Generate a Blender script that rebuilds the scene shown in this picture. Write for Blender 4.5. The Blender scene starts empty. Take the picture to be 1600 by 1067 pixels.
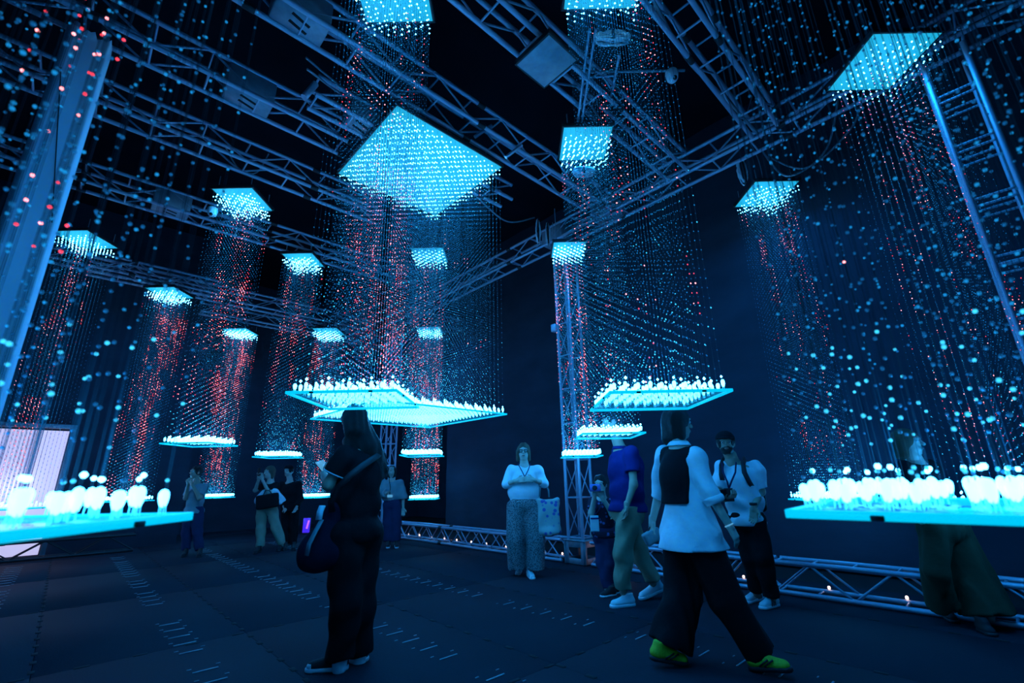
import bpy, math, random
import numpy as np
from mathutils import Matrix, Vector
PI = math.pi
random.seed(7)
rng = np.random.default_rng(7)
SC = bpy.context.scene
COL = SC.collection

# ------------------------------------------------------------------ camera
CAMH = 1.18
F_PX = 711.0
_z = np.array([-48.0, 2333.5, -F_PX]); _z /= np.linalg.norm(_z)
_f = np.array([0, 0, -1.0]); _y = _f - _f.dot(_z) * _z; _y /= np.linalg.norm(_y)
_x = np.cross(_y, _z)
ROT = np.stack([_x, _y, _z])
cam_d = bpy.data.cameras.new('camera')
cam_d.sensor_width = 36.0
cam_d.lens = F_PX / 1600 * 36
cam_d.clip_start = 0.05
cam_d.clip_end = 100
cam_d.dof.use_dof = True
cam_d.dof.focus_distance = 4.6
cam_d.dof.aperture_fstop = 2.8
cam = bpy.data.objects.new('camera', cam_d)
COL.objects.link(cam)
cam.matrix_world = Matrix([list(ROT[0]) + [0], list(ROT[1]) + [0], list(ROT[2]) + [CAMH], [0, 0, 0, 1]])
SC.camera = cam

# ------------------------------------------------------------------ world, exposure
w = bpy.data.worlds.new('dark_hall'); SC.world = w; w.use_nodes = True
bg = w.node_tree.nodes['Background']
bg.inputs[0].default_value = (0.002, 0.02, 0.06, 1)
bg.inputs[1].default_value = 0.15
SC.view_settings.view_transform = 'Standard'
SC.view_settings.look = 'None'
SC.view_settings.exposure = 0.0
SC.view_settings.gamma = 1.0
SC.view_settings.use_curve_mapping = False
SC.cycles.max_bounces = 6
SC.cycles.transparent_max_bounces = 24
SC.cycles.diffuse_bounces = 3
SC.cycles.glossy_bounces = 2
SC.cycles.sample_clamp_indirect = 4
SC.cycles.caustics_reflective = False
SC.cycles.caustics_refractive = False

LIGHT_TRAY = 25.0      # W of the bulbs on a tray
LIGHT_TOP = 24.0      # W of a ceiling light panel
LCOL = (0.001, 0.29, 1.0)
def lamp(kind, name, loc, energy, size, parent=None, color=LCOL, down=True):
    d = bpy.data.lights.new(name, kind)
    d.energy = energy; d.color = color
    if kind == 'AREA':
        d.shape = 'SQUARE'; d.size = size
    else:
        d.shadow_soft_size = size
    o = bpy.data.objects.new(name, d); COL.objects.link(o)
    o.location = loc
    if not down: o.rotation_euler = (PI, 0, 0)
    if parent: o.parent = parent
    return o

# ------------------------------------------------------------------ room frame: s runs along e2, t along e1
AZ = math.radians(46.5)
E2 = np.array([math.sin(AZ), math.cos(AZ), 0.0])
E1 = np.array([-math.cos(AZ), math.sin(AZ), 0.0])
def R(s, t, z=0.0): return s * E2 + t * E1 + np.array([0, 0, z])
ROOM_ROT = math.atan2(E2[1], E2[0])
def at(px, py, Y):
    """the point at distance Y in front of the camera seen at px, py"""
    d = ROT @ np.array([(px - 800) / F_PX, -(py - 533.5) / F_PX, -1.0])
    return d * (Y / d[1]) + np.array([0, 0, CAMH])
def ground(px, py, z=0.0):
    d = ROT @ np.array([(px - 800) / F_PX, -(py - 533.5) / F_PX, -1.0])
    return d * ((z - CAMH) / d[2]) + np.array([0, 0, CAMH])

# ------------------------------------------------------------------ materials
MATS = {}
def mat(name, color=(.5, .5, .5), rough=.6, metal=0.0, emit=None, strength=1.0, noise=None, bump=0.0, bump_scale=30.0,
        sample_light=True, stretch=(1, 1, 1), spec=.5):
    m = bpy.data.materials.new(name); m.use_nodes = True
    nt = m.node_tree; b = nt.nodes['Principled BSDF']
    b.inputs['Base Color'].default_value = (*color, 1)
    b.inputs['Roughness'].default_value = rough
    b.inputs['Metallic'].default_value = metal
    b.inputs['Specular IOR Level'].default_value = spec
    if emit:
        b.inputs['Emission Color'].default_value = (*emit, 1)
        b.inputs['Emission Strength'].default_value = strength
    if noise or bump:
        tc = nt.nodes.new('ShaderNodeTexCoord'); mp = nt.nodes.new('ShaderNodeMapping')
        mp.inputs['Scale'].default_value = stretch
        nt.links.new(tc.outputs['Object'], mp.inputs[0])
    if noise:
        sc_, amount = noise
        n = nt.nodes.new('ShaderNodeTexNoise'); n.inputs['Scale'].default_value = sc_; n.inputs['Detail'].default_value = 6
        nt.links.new(mp.outputs[0], n.inputs['Vector'])
        mx = nt.nodes.new('ShaderNodeMix'); mx.data_type = 'RGBA'
        mx.inputs[6].default_value = (*[c * (1 - amount) for c in color], 1)
        mx.inputs[7].default_value = (*[min(1, c * (1 + amount)) for c in color], 1)
        nt.links.new(n.outputs['Fac'], mx.inputs[0]); nt.links.new(mx.outputs[2], b.inputs['Base Color'])
    if bump:
        n2 = nt.nodes.new('ShaderNodeTexNoise'); n2.inputs['Scale'].default_value = bump_scale; n2.inputs['Detail'].default_value = 4
        nt.links.new(mp.outputs[0], n2.inputs['Vector'])
        bp = nt.nodes.new('ShaderNodeBump'); bp.inputs['Strength'].default_value = bump; bp.inputs['Distance'].default_value = 0.02
        nt.links.new(n2.outputs['Fac'], bp.inputs['Height']); nt.links.new(bp.outputs[0], b.inputs['Normal'])
    if not sample_light:
        m.cycles.emission_sampling = 'NONE'
    MATS[name] = m
    return m
def glass(name, color, emit, strength, alpha):
    """acrylic sheet: partly see-through, its emission standing in for the light of the bulbs on it"""
    m = bpy.data.materials.new(name); m.use_nodes = True
    nt = m.node_tree; b = nt.nodes['Principled BSDF']
    b.inputs['Base Color'].default_value = (*color, 1); b.inputs['Roughness'].default_value = .15
    b.inputs['Emission Color'].default_value = (*emit, 1); b.inputs['Emission Strength'].default_value = strength
    b.inputs['Alpha'].default_value = alpha
    m.cycles.emission_sampling = 'NONE'
    MATS[name] = m
    return m
ALU = mat('brushed_aluminium', (.40, .46, .57), .42, .40, noise=(40, .25), bump=.15, bump_scale=160, stretch=(1, 1, 3))
ALU_D = mat('dull_aluminium', (.30, .33, .37), .55, .35, noise=(14, .35))
BLACK = mat('black_powder_coat', (.012, .013, .016), .6, 0, noise=(20, .3))
CLOTH = mat('black_wall_cloth', (.034, .042, .062), .92, 0, noise=(1.2, .35), bump=.5, bump_scale=2.5, stretch=(1, 1, 2.2), spec=.1)
CEIL = mat('black_ceiling_cloth', (.010, .012, .018), .95, 0, noise=(1.5, .4), bump=.6, bump_scale=3, spec=.05)
FLOOR = mat('grey_floor_panel', (.020, .022, .032), .78, 0, noise=(2.2, .10), bump=.15, bump_scale=70, spec=.12)
_g = FLOOR.node_tree.nodes.new('ShaderNodeNewGeometry')
for _m in [q for q in FLOOR.node_tree.nodes if q.type == 'MAPPING']: FLOOR.node_tree.links.new(_g.outputs['Position'], _m.inputs[0])
RIDGE = mat('pale_glint_ridge', (.30, .32, .34), .35, 0, noise=(5, .5))  # pale colour stands in for the glint on the raised ribs
GAP = mat('dark_gap', (.004, .004, .005), .9)
WHITECL = mat('white_wrap_cloth', (.72, .76, .82), .85, 0, noise=(3, .12), bump=.4, bump_scale=5, stretch=(1, 1, .4))
WIRE = mat('thin_clear_wire', (.012, .016, .022), .5, 0)
PANEL = mat('glowing_led_panel', (.02, .10, .16), .4, 0, emit=(.012, .42, .66), strength=1.0, noise=None, sample_light=False)
TRAY = glass('bulb_glow_acrylic', (.05, .30, .42), (0.01, .42, .70), .26, .30)  # sheet's emission stands in for bulb light passing into it
EDGE = mat('glowing_acrylic_edge', (.02, .2, .3), .3, 0, emit=(0.0, .62, .95), strength=.95, sample_light=False)  # edge emission stands in for bulb light caught in the acrylic
BULB = mat('white_led_bulb', (.8, .9, .95), .3, 0, emit=(.055, .46, 1.0), strength=14.0, sample_light=False)
STEM = mat('lit_bulb_stem', (.3, .6, .7), .3, 0, emit=(.03, .50, 1.0), strength=1.6, sample_light=False)
B_DIM = mat('bead_faint', (.008, .035, .06), .3, 0, emit=(.006, .14, .40), strength=.60, sample_light=False)
B_MID = mat('bead_blue', (.008, .035, .06), .3, 0, emit=(.008, .25, .62), strength=1.05, sample_light=False)
B_HI = mat('bead_cyan', (.008, .035, .06), .3, 0, emit=(.04, .55, .90), strength=1.6, sample_light=False)
B_WHITE = mat('bead_white', (.8, .9, .95), .3, 0, emit=(.10, .56, 1.0), strength=13.0, sample_light=False)
B_RED = mat('bead_red', (.3, .05, .05), .3, 0, emit=(1.0, .045, .07), strength=1.7, sample_light=False)
B_PINK = mat('bead_hot_pink', (.5, .2, .2), .3, 0, emit=(1.0, .24, .25), strength=4.2, sample_light=False)
BEADM = [B_DIM, B_MID, B_HI, B_WHITE, B_RED, B_PINK]
SKIN = mat('skin', (.46, .30, .22), .55, 0, noise=(30, .08))
SKIN_P = mat('pale_skin', (.60, .44, .36), .55, 0, noise=(30, .08))
LIP = mat('lip', (.30, .10, .09), .5)
EYEW = mat('eye_white', (.7, .7, .7), .3)
EYED = mat('iris_dark', (.02, .015, .01), .2)
HAIR = mat('dark_hair', (.012, .010, .009), .45, 0, noise=(60, .4), bump=.8, bump_scale=90, stretch=(6, 6, .5))
HAIR_B = mat('light_brown_hair', (.16, .10, .06), .5, 0, noise=(60, .4), bump=.8, bump_scale=90, stretch=(6, 6, .5))
def fabric(name, c, r=.9, bs=14, b=.35): return mat(name, c, r, 0, noise=(9, .18), bump=b, bump_scale=bs, spec=.15)
F_BLACK = fabric('black_fabric', (.010, .010, .012))
F_WHITE = fabric('white_cotton', (.80, .83, .86))
F_CREAM = fabric('cream_knit', (.62, .60, .54))
F_NAVY = fabric('navy_polo_cotton', (.012, .018, .13))
F_BEIGE = fabric('beige_chino', (.34, .27, .18))
F_KHAKI = fabric('khaki_trouser', (.36, .33, .24))
F_BAG = fabric('dark_bag_canvas', (.010, .011, .028))
F_JEAN = fabric('dark_jeans', (.03, .035, .09))
F_OLIVE = fabric('olive_trouser', (.055, .050, .028))
F_GREYBLUE = fabric('dusty_shirt', (.26, .30, .32))
RUBBER_W = mat('white_rubber', (.72, .74, .76), .5)
SHOE_BK = mat('black_canvas', (.012, .012, .014), .8)
SHOE_W = mat('white_leather', (.72, .74, .76), .45)
SHOE_Y = mat('yellow_green_mesh', (.42, .55, .02), .6, 0, noise=(80, .3), bump=.3, bump_scale=200)
SCREEN = mat('phone_and_trinket_glow', (.1, .1, .1), .2, 0, emit=(.10, .42, .75), strength=.7)  # phone screens glow; the same emission is put on bracelet and badge
PURPLE = mat('purple_lit_screen', (.05, .02, .2), .3, 0, emit=(.05, .02, .75), strength=1.1)
PINKL = mat('pink_lit_stripe', (.2, .05, .3), .3, 0, emit=(.55, .12, .9), strength=1.2)
DOORL = mat('backlit_white_doorway', (.5, .5, .6), .6, 0, emit=(.42, .40, .62), strength=1.25)
def spotted(name, a, b, scale, detail=2, thr=.5):
    m = fabric(name, a); nt = m.node_tree
    n = nt.nodes.new('ShaderNodeTexVoronoi'); n.inputs['Scale'].default_value = scale
    tc = nt.nodes.new('ShaderNodeTexCoord'); nt.links.new(tc.outputs['Object'], n.inputs['Vector'])
    r = nt.nodes.new('ShaderNodeValToRGB'); r.color_ramp.elements[0].position = thr - .06; r.color_ramp.elements[1].position = thr + .06
    r.color_ramp.elements[0].color = (*b, 1); r.color_ramp.elements[1].color = (*a, 1)
    nt.links.new(n.outputs['Distance'], r.inputs[0]); nt.links.new(r.outputs[0], nt.nodes['Principled BSDF'].inputs['Base Color'])
    return m
F_PATT = spotted('speckled_trouser_print', (.24, .25, .26), (.04, .04, .05), 75, thr=.42)
F_TOTE = spotted('floral_tote_print', (.42, .46, .44), (.10, .12, .40), 16, thr=.36)
F_CAMO = spotted('patterned_dark_tee', (.02, .02, .04), (.12, .14, .34), 22, thr=.30)

# ------------------------------------------------------------------ object helpers
def tag(o, label=None, cat=None, group=None, kind=None):
    if label: o['label'] = label
    if cat: o['category'] = cat
    if group: o['group'] = group
    if kind: o['kind'] = kind
    return o
def thing(name, loc, label, cat, group=None, rotz=0.0):
    o = bpy.data.objects.new(name, None); COL.objects.link(o)
    o.empty_display_size = .1
    o.location = tuple(loc); o.rotation_euler = (0, 0, rotz)
    tag(o, label, cat, group)
    return o
def raw_mesh(name, V, polys, mats, mi=None, smooth=False):
    """fast mesh from arrays; polys: (n,k) int array, or list of such arrays"""
    if not isinstance(polys, (list, tuple)): polys = [polys]
    polys = [np.asarray(p, dtype=np.int32) for p in polys if len(p)]
    me = bpy.data.meshes.new(name)
    V = np.asarray(V, dtype=np.float32)
    me.vertices.add(len(V)); me.vertices.foreach_set('co', V.ravel())
    loops = np.concatenate([p.ravel() for p in polys])
    sizes = np.concatenate([np.full(len(p), p.shape[1], dtype=np.int32) for p in polys])
    starts = np.concatenate([[0], np.cumsum(sizes)[:-1]]).astype(np.int32)
    me.loops.add(len(loops)); me.loops.foreach_set('vertex_index', loops)
    me.polygons.add(len(sizes)); me.polygons.foreach_set('loop_start', starts)
    for m in (mats if isinstance(mats, (list, tuple)) else [mats]): me.materials.append(m)
    if mi is not None: me.polygons.foreach_set('material_index', np.asarray(mi, dtype=np.int32))
    if smooth: me.polygons.foreach_set('use_smooth', np.ones(len(sizes), dtype=bool))
    me.update(calc_edges=True)
    return me
def link(name, me, parent=None, loc=None, rot=None, scale=None):
    o = bpy.data.objects.new(name, me); COL.objects.link(o)
    if parent: o.parent = parent
    if loc is not None: o.location = tuple(float(v) for v in loc)
    if rot is not None: o.rotation_euler = rot
    if scale is not None: o.scale = scale
    return o
BOXV = np.array([[x, y, z] for x in (-.5, .5) for y in (-.5, .5) for z in (-.5, .5)])
BOXF = np.array([[0, 1, 3, 2], [4, 6, 7, 5], [0, 4, 5, 1], [2, 3, 7, 6], [0, 2, 6, 4], [1, 5, 7, 3]])
def bevel_box_data(sx, sy, sz, b):
    """box with chamfered edges: 24 vertices"""
    b = min(b, sx * .45, sy * .45, sz * .45)
    V = []; idx = {}
    H = (sx / 2, sy / 2, sz / 2)
    for s0 in (-1, 1):
        for s1 in (-1, 1):
            for s2 in (-1, 1):
                s = (s0, s1, s2)
                for ax in range(3):
                    p = [s[k] * (H[k] - (0 if k == ax else b)) for k in range(3)]
                    idx[(s, ax)] = len(V); V.append(p)
    P4 = []; P3 = []
    for ax in range(3):
        a, c = [(1, 2), (2, 0), (0, 1)][ax]
        for sg in (-1, 1):
            q = []
            for u, v in ((-1, -1), (1, -1), (1, 1), (-1, 1)):
                s = [0, 0, 0]; s[ax] = sg; s[a] = u; s[c] = v
                q.append(idx[(tuple(s), ax)])
            P4.append(q if sg > 0 else q[::-1])
    for ax in range(3):
        a, c = [(1, 2), (2, 0), (0, 1)][ax]
        for u in (-1, 1):
            for v in (-1, 1):
                s1 = [0, 0, 0]; s1[ax] = -1; s1[a] = u; s1[c] = v
                s2 = list(s1); s2[ax] = 1
                q = [idx[(tuple(s1), a)], idx[(tuple(s2), a)], idx[(tuple(s2), c)], idx[(tuple(s1), c)]]
                P4.append(q if u * v < 0 else q[::-1])
    for s in [(i, j, k) for i in (-1, 1) for j in (-1, 1) for k in (-1, 1)]:
        q = [idx[(s, 0)], idx[(s, 1)], idx[(s, 2)]]
        P3.append(q if s[0] * s[1] * s[2] > 0 else q[::-1])
    return np.array(V), np.array(P4), np.array(P3)
def box(name, m, size, loc, parent=None, rotz=0.0, bevel=.004, rot=None):
    V, P4, P3 = bevel_box_data(*size, bevel)
    return link(name, raw_mesh(name, V, [P4, P3], m), parent, loc, rot or (0, 0, rotz))
_cyl = {}
def cyl_mesh(m, n=8):
    k = (m.name, n)
    if k not in _cyl:
        a = np.arange(n) * 2 * PI / n
        V = [(math.cos(t), math.sin(t), z) for z in (0, 1) for t in a]
        S = [[i, (i + 1) % n, n + (i + 1) % n, n + i] for i in range(n)]
        me = raw_mesh('round_tube', V, [np.array(S), np.array([list(range(n))[::-1], [n + i for i in range(n)]])], m, smooth=False)
        for p in me.polygons: p.use_smooth = len(p.vertices) == 4
        _cyl[k] = me
    return _cyl[k]
def tube(name, m, a, b, r, parent=None, n=8):
    a = Vector([float(v) for v in a]); b = Vector([float(v) for v in b]); d = b - a
    q = d.to_track_quat('Z', 'Y').to_matrix().to_4x4()
    o = bpy.data.objects.new(name, cyl_mesh(m, n)); COL.objects.link(o)
    if parent: o.parent = parent
    o.matrix_local = Matrix.Translation(a) @ q @ Matrix.Diagonal((r, r, d.length, 1))
    return o
def lathe_data(prof, n=10):
    """prof: list of (r, z)"""
    a = np.arange(n) * 2 * PI / n
    V = [(r * math.cos(t), r * math.sin(t), z) for r, z in prof for t in a]
    P = [[k * n + i, k * n + (i + 1) % n, (k + 1) * n + (i + 1) % n, (k + 1) * n + i] for k in range(len(prof) - 1) for i in range(n)]
    return np.array(V), np.array(P)
def lathe(name, m, prof, loc, parent=None, n=14, rot=None):
    V, P = lathe_data(prof, n)
    return link(name, raw_mesh(name, V, P, m, smooth=True), parent, loc, rot)
def hose_data(pts, r, n=6):
    pts = np.asarray(pts, float); T = np.gradient(pts, axis=0); T /= np.linalg.norm(T, axis=1)[:, None] + 1e-9
    V = []
    for p, t in zip(pts, T):
        u = np.cross(t, [0.3, .2, .93]); u /= np.linalg.norm(u) + 1e-9; v = np.cross(t, u)
        for k in range(n):
            a = 2 * PI * k / n; V.append(p + r * (math.cos(a) * u + math.sin(a) * v))
    P = [[k * n + i, k * n + (i + 1) % n, (k + 1) * n + (i + 1) % n, (k + 1) * n + i] for k in range(len(pts) - 1) for i in range(n)]
    return np.array(V), np.array(P)
def join_data(parts):
    V = []; P = {}; off = 0
    for v, p in parts:
        V.append(v); P.setdefault(p.shape[1], []).append(p + off); off += len(v)
    return np.concatenate(V), [np.concatenate(q) for q in P.values()]

# ------------------------------------------------------------------ signed-distance bodies (numpy surface nets)
def _v(a): return np.asarray(a, dtype=np.float64)
def cone(a, b, ra, rb, cut_a=False, cut_b=False, sq=None): return ('cone', _v(a), _v(b), ra, rb, cut_a, cut_b, sq)
def ell(c, r, frame=None): return ('ell', _v(c), _v(r), np.eye(3) if frame is None else np.array(frame, float))
def rbox(c, h, rad, frame=None): return ('box', _v(c), _v(h), rad, np.eye(3) if frame is None else np.array(frame, float))
def prim_bounds(p):
    if p[0] == 'cone':
        r = max(p[3], p[4]); lo = np.minimum(p[1], p[2]) - r; hi = np.maximum(p[1], p[2]) + r
    elif p[0] == 'ell':
        r = np.abs(p[3].T) @ p[2]; lo = p[1] - r; hi = p[1] + r
    else:
        r = np.abs(p[4].T) @ (p[2] + p[3]); lo = p[1] - r; hi = p[1] + r
    return lo, hi
def prim_eval(p, X, Y, Z):
    if p[0] == 'cone':
        _, a, b, ra, rb, ca, cb, sq = p
        d = b - a; L = np.linalg.norm(d) + 1e-9; u = d / L
        px, py, pz = X - a[0], Y - a[1], Z - a[2]
        t = px * u[0] + py * u[1] + pz * u[2]
        tc = np.clip(t / L, 0, 1)
        qx, qy, qz = px - u[0] * tc * L, py - u[1] * tc * L, pz - u[2] * tc * L
        if sq is not None:      # squash along a direction: (dir, factor)
            n, k = _v(sq[0]), sq[1]
            dn = qx * n[0] + qy * n[1] + qz * n[2]
            qx, qy, qz = qx + n[0] * dn * (k - 1), qy + n[1] * dn * (k - 1), qz + n[2] * dn * (k - 1)
        D = np.sqrt(qx * qx + qy * qy + qz * qz) - (ra + (rb - ra) * tc)
        if ca: D = np.maximum(D, -t)
        if cb: D = np.maximum(D, t - L)
        return D
    if p[0] == 'ell':
        _, c, r, Fm = p
        P = np.stack([X - c[0], Y - c[1], Z - c[2]], -1) @ Fm.T
        k0 = np.sqrt(((P / r) ** 2).sum(-1)); k1 = np.sqrt(((P / (r * r)) ** 2).sum(-1)) + 1e-9
        return k0 * (k0 - 1) / k1
    _, c, h, rad, Fm = p
    P = np.abs(np.stack([X - c[0], Y - c[1], Z - c[2]], -1) @ Fm.T) - h
    return np.sqrt((np.maximum(P, 0) ** 2).sum(-1)) + np.minimum(P.max(-1), 0) - rad
def sdf(prims, vox=.01, k=.03, cuts=(), minus=(), fold=0.0, fseed=0.0, fdir=(0, 0, 1), ffreq=40):
    """union of prims, smooth by k; cuts = (point, outward normal); minus = prims carved out"""
    lo = np.min([prim_bounds(p)[0] for p in prims], 0) - 3 * vox - .02
    hi = np.max([prim_bounds(p)[1] for p in prims], 0) + 3 * vox + .02
    n = np.ceil((hi - lo) / vox).astype(int) + 1
    ax = [lo[i] + vox * np.arange(n[i]) for i in range(3)]
    Fd = np.full(n, 1.0)
    def region(p, m):
        l, h = prim_bounds(p)
        i0 = np.clip(np.floor((l - m - lo) / vox).astype(int), 0, n - 1); i1 = np.clip(np.ceil((h + m - lo) / vox).astype(int) + 1, 1, n)
        return tuple(slice(int(a), int(b)) for a, b in zip(i0, i1))
    for p in prims:
        s = region(p, k + 2.5 * vox + .01)
        if any(q.stop <= q.start for q in s): continue
        X, Y, Z = np.meshgrid(ax[0][s[0]], ax[1][s[1]], ax[2][s[2]], indexing='ij')
        D = prim_eval(p, X, Y, Z); A = Fd[s]
        if k > 0:
            h = np.clip(.5 + .5 * (A - D) / k, 0, 1)
            Fd[s] = np.where(A > .9, D, A * (1 - h) + D * h - k * h * (1 - h))
        else: Fd[s] = np.minimum(A, D)
    if fold or cuts:
        X, Y, Z = np.meshgrid(*ax, indexing='ij')
    if fold:
        f = np.array(fdir, float); q = X * f[0] + Y * f[1] + Z * f[2]
        Fd = Fd + 1.5 * fold * (np.sin(q * ffreq + 3 * np.sin(X * 11 + fseed) + 2.3 * np.sin(Y * 13 + 2 * fseed)) +
                          .6 * np.sin(q * ffreq * .53 + X * 17 - Y * 9 + fseed * 3))
    for p in minus:
        s = region(p, 3 * vox)
        if any(q.stop <= q.start for q in s): continue
        x, y, z = np.meshgrid(ax[0][s[0]], ax[1][s[1]], ax[2][s[2]], indexing='ij')
        Fd[s] = np.maximum(Fd[s], -prim_eval(p, x, y, z))
    for c, nn in cuts:
        nn = _v(nn) / np.linalg.norm(nn)
        Fd = np.maximum(Fd, (X - c[0]) * nn[0] + (Y - c[1]) * nn[1] + (Z - c[2]) * nn[2])
    Fd[0] = Fd[-1] = 1; Fd[:, 0] = Fd[:, -1] = 1; Fd[:, :, 0] = Fd[:, :, -1] = 1
    return nets(Fd, lo, vox)
def nets(Fd, lo, vox):
    neg = Fd < 0
    c = [neg[i:neg.shape[0] - 1 + i, j:neg.shape[1] - 1 + j, k:neg.shape[2] - 1 + k] for i in (0, 1) for j in (0, 1) for k in (0, 1)]
    sm = sum(x.astype(np.int8) for x in c)
    act = (sm > 0) & (sm < 8)
    I = np.argwhere(act)
    if len(I) == 0: return np.zeros((0, 3)), np.zeros((0, 4), int)
    idx = np.full(act.shape, -1, dtype=np.int64); idx[act] = np.arange(len(I))
    S = np.zeros((len(I), 3)); cnt = np.zeros(len(I))
    corners = [(i, j, k) for i in (0, 1) for j in (0, 1) for k in (0, 1)]
    vals = {cn: Fd[I[:, 0] + cn[0], I[:, 1] + cn[1], I[:, 2] + cn[2]] for cn in corners}
    for ca in corners:
        for axn in range(3):
            if ca[axn] == 0:
                cb = list(ca); cb[axn] = 1; cb = tuple(cb)
                a, b = vals[ca], vals[cb]
                m = (a < 0) != (b < 0)
                t = np.where(m, a / np.where(a == b, 1, a - b), 0)
                P = np.zeros((len(I), 3)); P[:] = ca; P[:, axn] += t
                S[m] += P[m]; cnt[m] += 1
    V = lo + vox * (I + S / np.maximum(cnt, 1)[:, None])
    Q = []
    for axn in range(3):
        sl0 = [slice(None)] * 3; sl1 = [slice(None)] * 3
        sl0[axn] = slice(0, -1); sl1[axn] = slice(1, None)
        d = neg[tuple(sl0)] != neg[tuple(sl1)]
        a1, a2 = [(1, 2), (2, 0), (0, 1)][axn]
        E = np.argwhere(d)
        E = E[(E[:, a1] > 0) & (E[:, a2] > 0) & (E[:, a1] < neg.shape[a1] - 1) & (E[:, a2] < neg.shape[a2] - 1)]
        if not len(E): continue
        u = np.zeros(3, int); u[a1] = 1; v = np.zeros(3, int); v[a2] = 1
        g = lambda e: idx[e[:, 0], e[:, 1], e[:, 2]]
        q = np.stack([g(E - u - v), g(E - v), g(E), g(E - u)], 1)
        inside = neg[E[:, 0], E[:, 1], E[:, 2]]
        q[~inside] = q[~inside][:, ::-1]
        Q.append(q)
    Q = np.concatenate(Q)
    return V, Q[(Q >= 0).all(1)]

# ================================================================== THE SETTING
fl = box('floor', GAP, (16.5, 22, .04), R(2.4, 5.2, -.045), None, ROOM_ROT, .002); tag(fl, kind='structure')
panel_meshes = {}
LANE, PLEN = 1.27, 2.33
def floor_panel_mesh():
    V, P4, P3 = bevel_box_data(LANE - .003, PLEN - .003, .024, .0015)
    return raw_mesh('floor_panel', V, [P4, P3], FLOOR)
pm = floor_panel_mesh()
Rinv = Matrix.Rotation(ROOM_ROT, 4, 'Z')
flm = fl.matrix_basis.inverted()
def room_local(s, t, z): return flm @ Vector([float(q) for q in R(s, t, z)])
for i in range(-3, 5):
    for j in range(-2, 6):
        s = .07 + LANE * (i + .5); t = 2.40 + PLEN * (j + .5)
        o = link('floor_panel', pm, fl, room_local(s, t, -.012))
# raised grip ridges in rows, the dark connector slots along the seams, the small studs
parts = []; slots = []; studs = []
ev = lambda s, t, z: room_local(s, t, z)
for i in range(-3, 5):
    for t in np.arange(-1.5, 11.5, .25):
        if rng.random() < .12 or .07 + LANE * i > 3.2: continue
        s = .07 + LANE * i + .85
        V, P4, _ = bevel_box_data(.15, .012, .006, .002)
        c = ev(s, t + .02, .003)
        parts.append((V + np.array(c), P4))
        for q in (-.10, .07):
            c2 = ev(s + q + .02, t + .105, .002); V2, P42, _ = bevel_box_data(.028, .008, .004, .001)
            studs.append((V2 + np.array(c2), P42))
    for t in np.arange(-1.5, 12.5, .25):
        V, P4, _ = bevel_box_data(.035, .075, .006, .002)
        slots.append((V + np.array(ev(.07 + LANE * i, t + .1, .0005)), P4))
for j in range(-2, 6):
    for s in np.arange(-3.2, 5.6, .32):
        V, P4, _ = bevel_box_data(.085, .03, .006, .002)
        slots.append((V + np.array(ev(s, 2.40 + PLEN * j, .0005)), P4))
for nm, dat, m in (('grip_ridges', parts, RIDGE), ('grip_studs', studs, RIDGE), ('connector_slots', slots, GAP)):
    V, P = join_data(dat); tag(link(nm, raw_mesh(nm, V, P, m), fl), kind='stuff')

def wall(name, a, b, h=7.3, m=CLOTH, th=.05):
    """a cloth hung between two room points, with shallow sagging folds"""
    a = R(*a); b = R(*b); L = np.linalg.norm(b - a); u = (b - a) / L; n = np.array([-u[1], u[0], 0])
    nu, nv = max(8, int(L / .12)), 36
    X, Zz = np.meshgrid(np.linspace(0, L, nu), np.linspace(0, h, nv), indexing='ij')
    off = .018 * np.sin(X * 2.1 + .6 * np.sin(Zz * 1.3)) + .012 * np.sin(X * 5.3 + Zz * .8) + .008 * np.sin(Zz * 6 + .9 * np.sin(X * 1.7)) * np.exp(-((Zz - 1.9) / 1.6) ** 2)
    P = a[None, None] + X[..., None] * u + off[..., None] * n + Zz[..., None] * np.array([0, 0, 1.0])
    B = a[None, None] + X[..., None] * u - (th) * n + Zz[..., None] * np.array([0, 0, 1.0])
    V = np.concatenate([P.reshape(-1, 3), B.reshape(-1, 3)])
    i, j = np.meshgrid(np.arange(nu - 1), np.arange(nv - 1), indexing='ij')
    q = np.stack([i * nv + j, (i + 1) * nv + j, (i + 1) * nv + j + 1, i * nv + j + 1], -1).reshape(-1, 4)
    Q = np.concatenate([q, q[:, ::-1] + nu * nv])
    o = link(name, raw_mesh(name, V, Q, m, smooth=True)); tag(o, kind='structure'); return o
wall('wall_right', (7.35, -5.0), (7.35, 10.35))
wall('wall_right_return', (7.35, 10.35), (9.5, 10.35))
wall('wall_far', (9.5, 10.35), (9.5, 15.2))
wall('wall_back', (9.5, 15.2), (2.0, 15.2))
wall('wall_back_return', (2.0, 15.2), (2.0, 12.9))
wall('wall_left', (2.0, 12.9), (-5.5, 12.9))
wall('wall_near_left', (-5.5, 12.9), (-5.5, -5.0))
wall('wall_behind', (-5.5, -5.0), (7.35, -5.0))
ce = box('ceiling', CEIL, (15.4, 20.6, .05), R(2.0, 5.1, 7.3), None, ROOM_ROT, .002); tag(ce, kind='structure')
# the backlit doorway in the left wall
dr = bpy.data.objects.new('door_1', None); COL.objects.link(dr); dr.location = tuple(R(-.75, 12.8, 0)); dr.rotation_euler = (0, 0, ROOM_ROT); tag(dr, kind='structure')
box('doorway_glow', DOORL, (1.25, .03, 2.26), (0, 0, 1.16), dr)  # added glowing sheet stands in for the pale light beyond the opening
for sx in (-.68, .68): box('door_jamb', ALU_D, (.08, .10, 2.34), (sx, -.03, 1.17), dr)
box('door_lintel', ALU_D, (1.44, .10, .08), (0, -.03, 2.37), dr)

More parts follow.
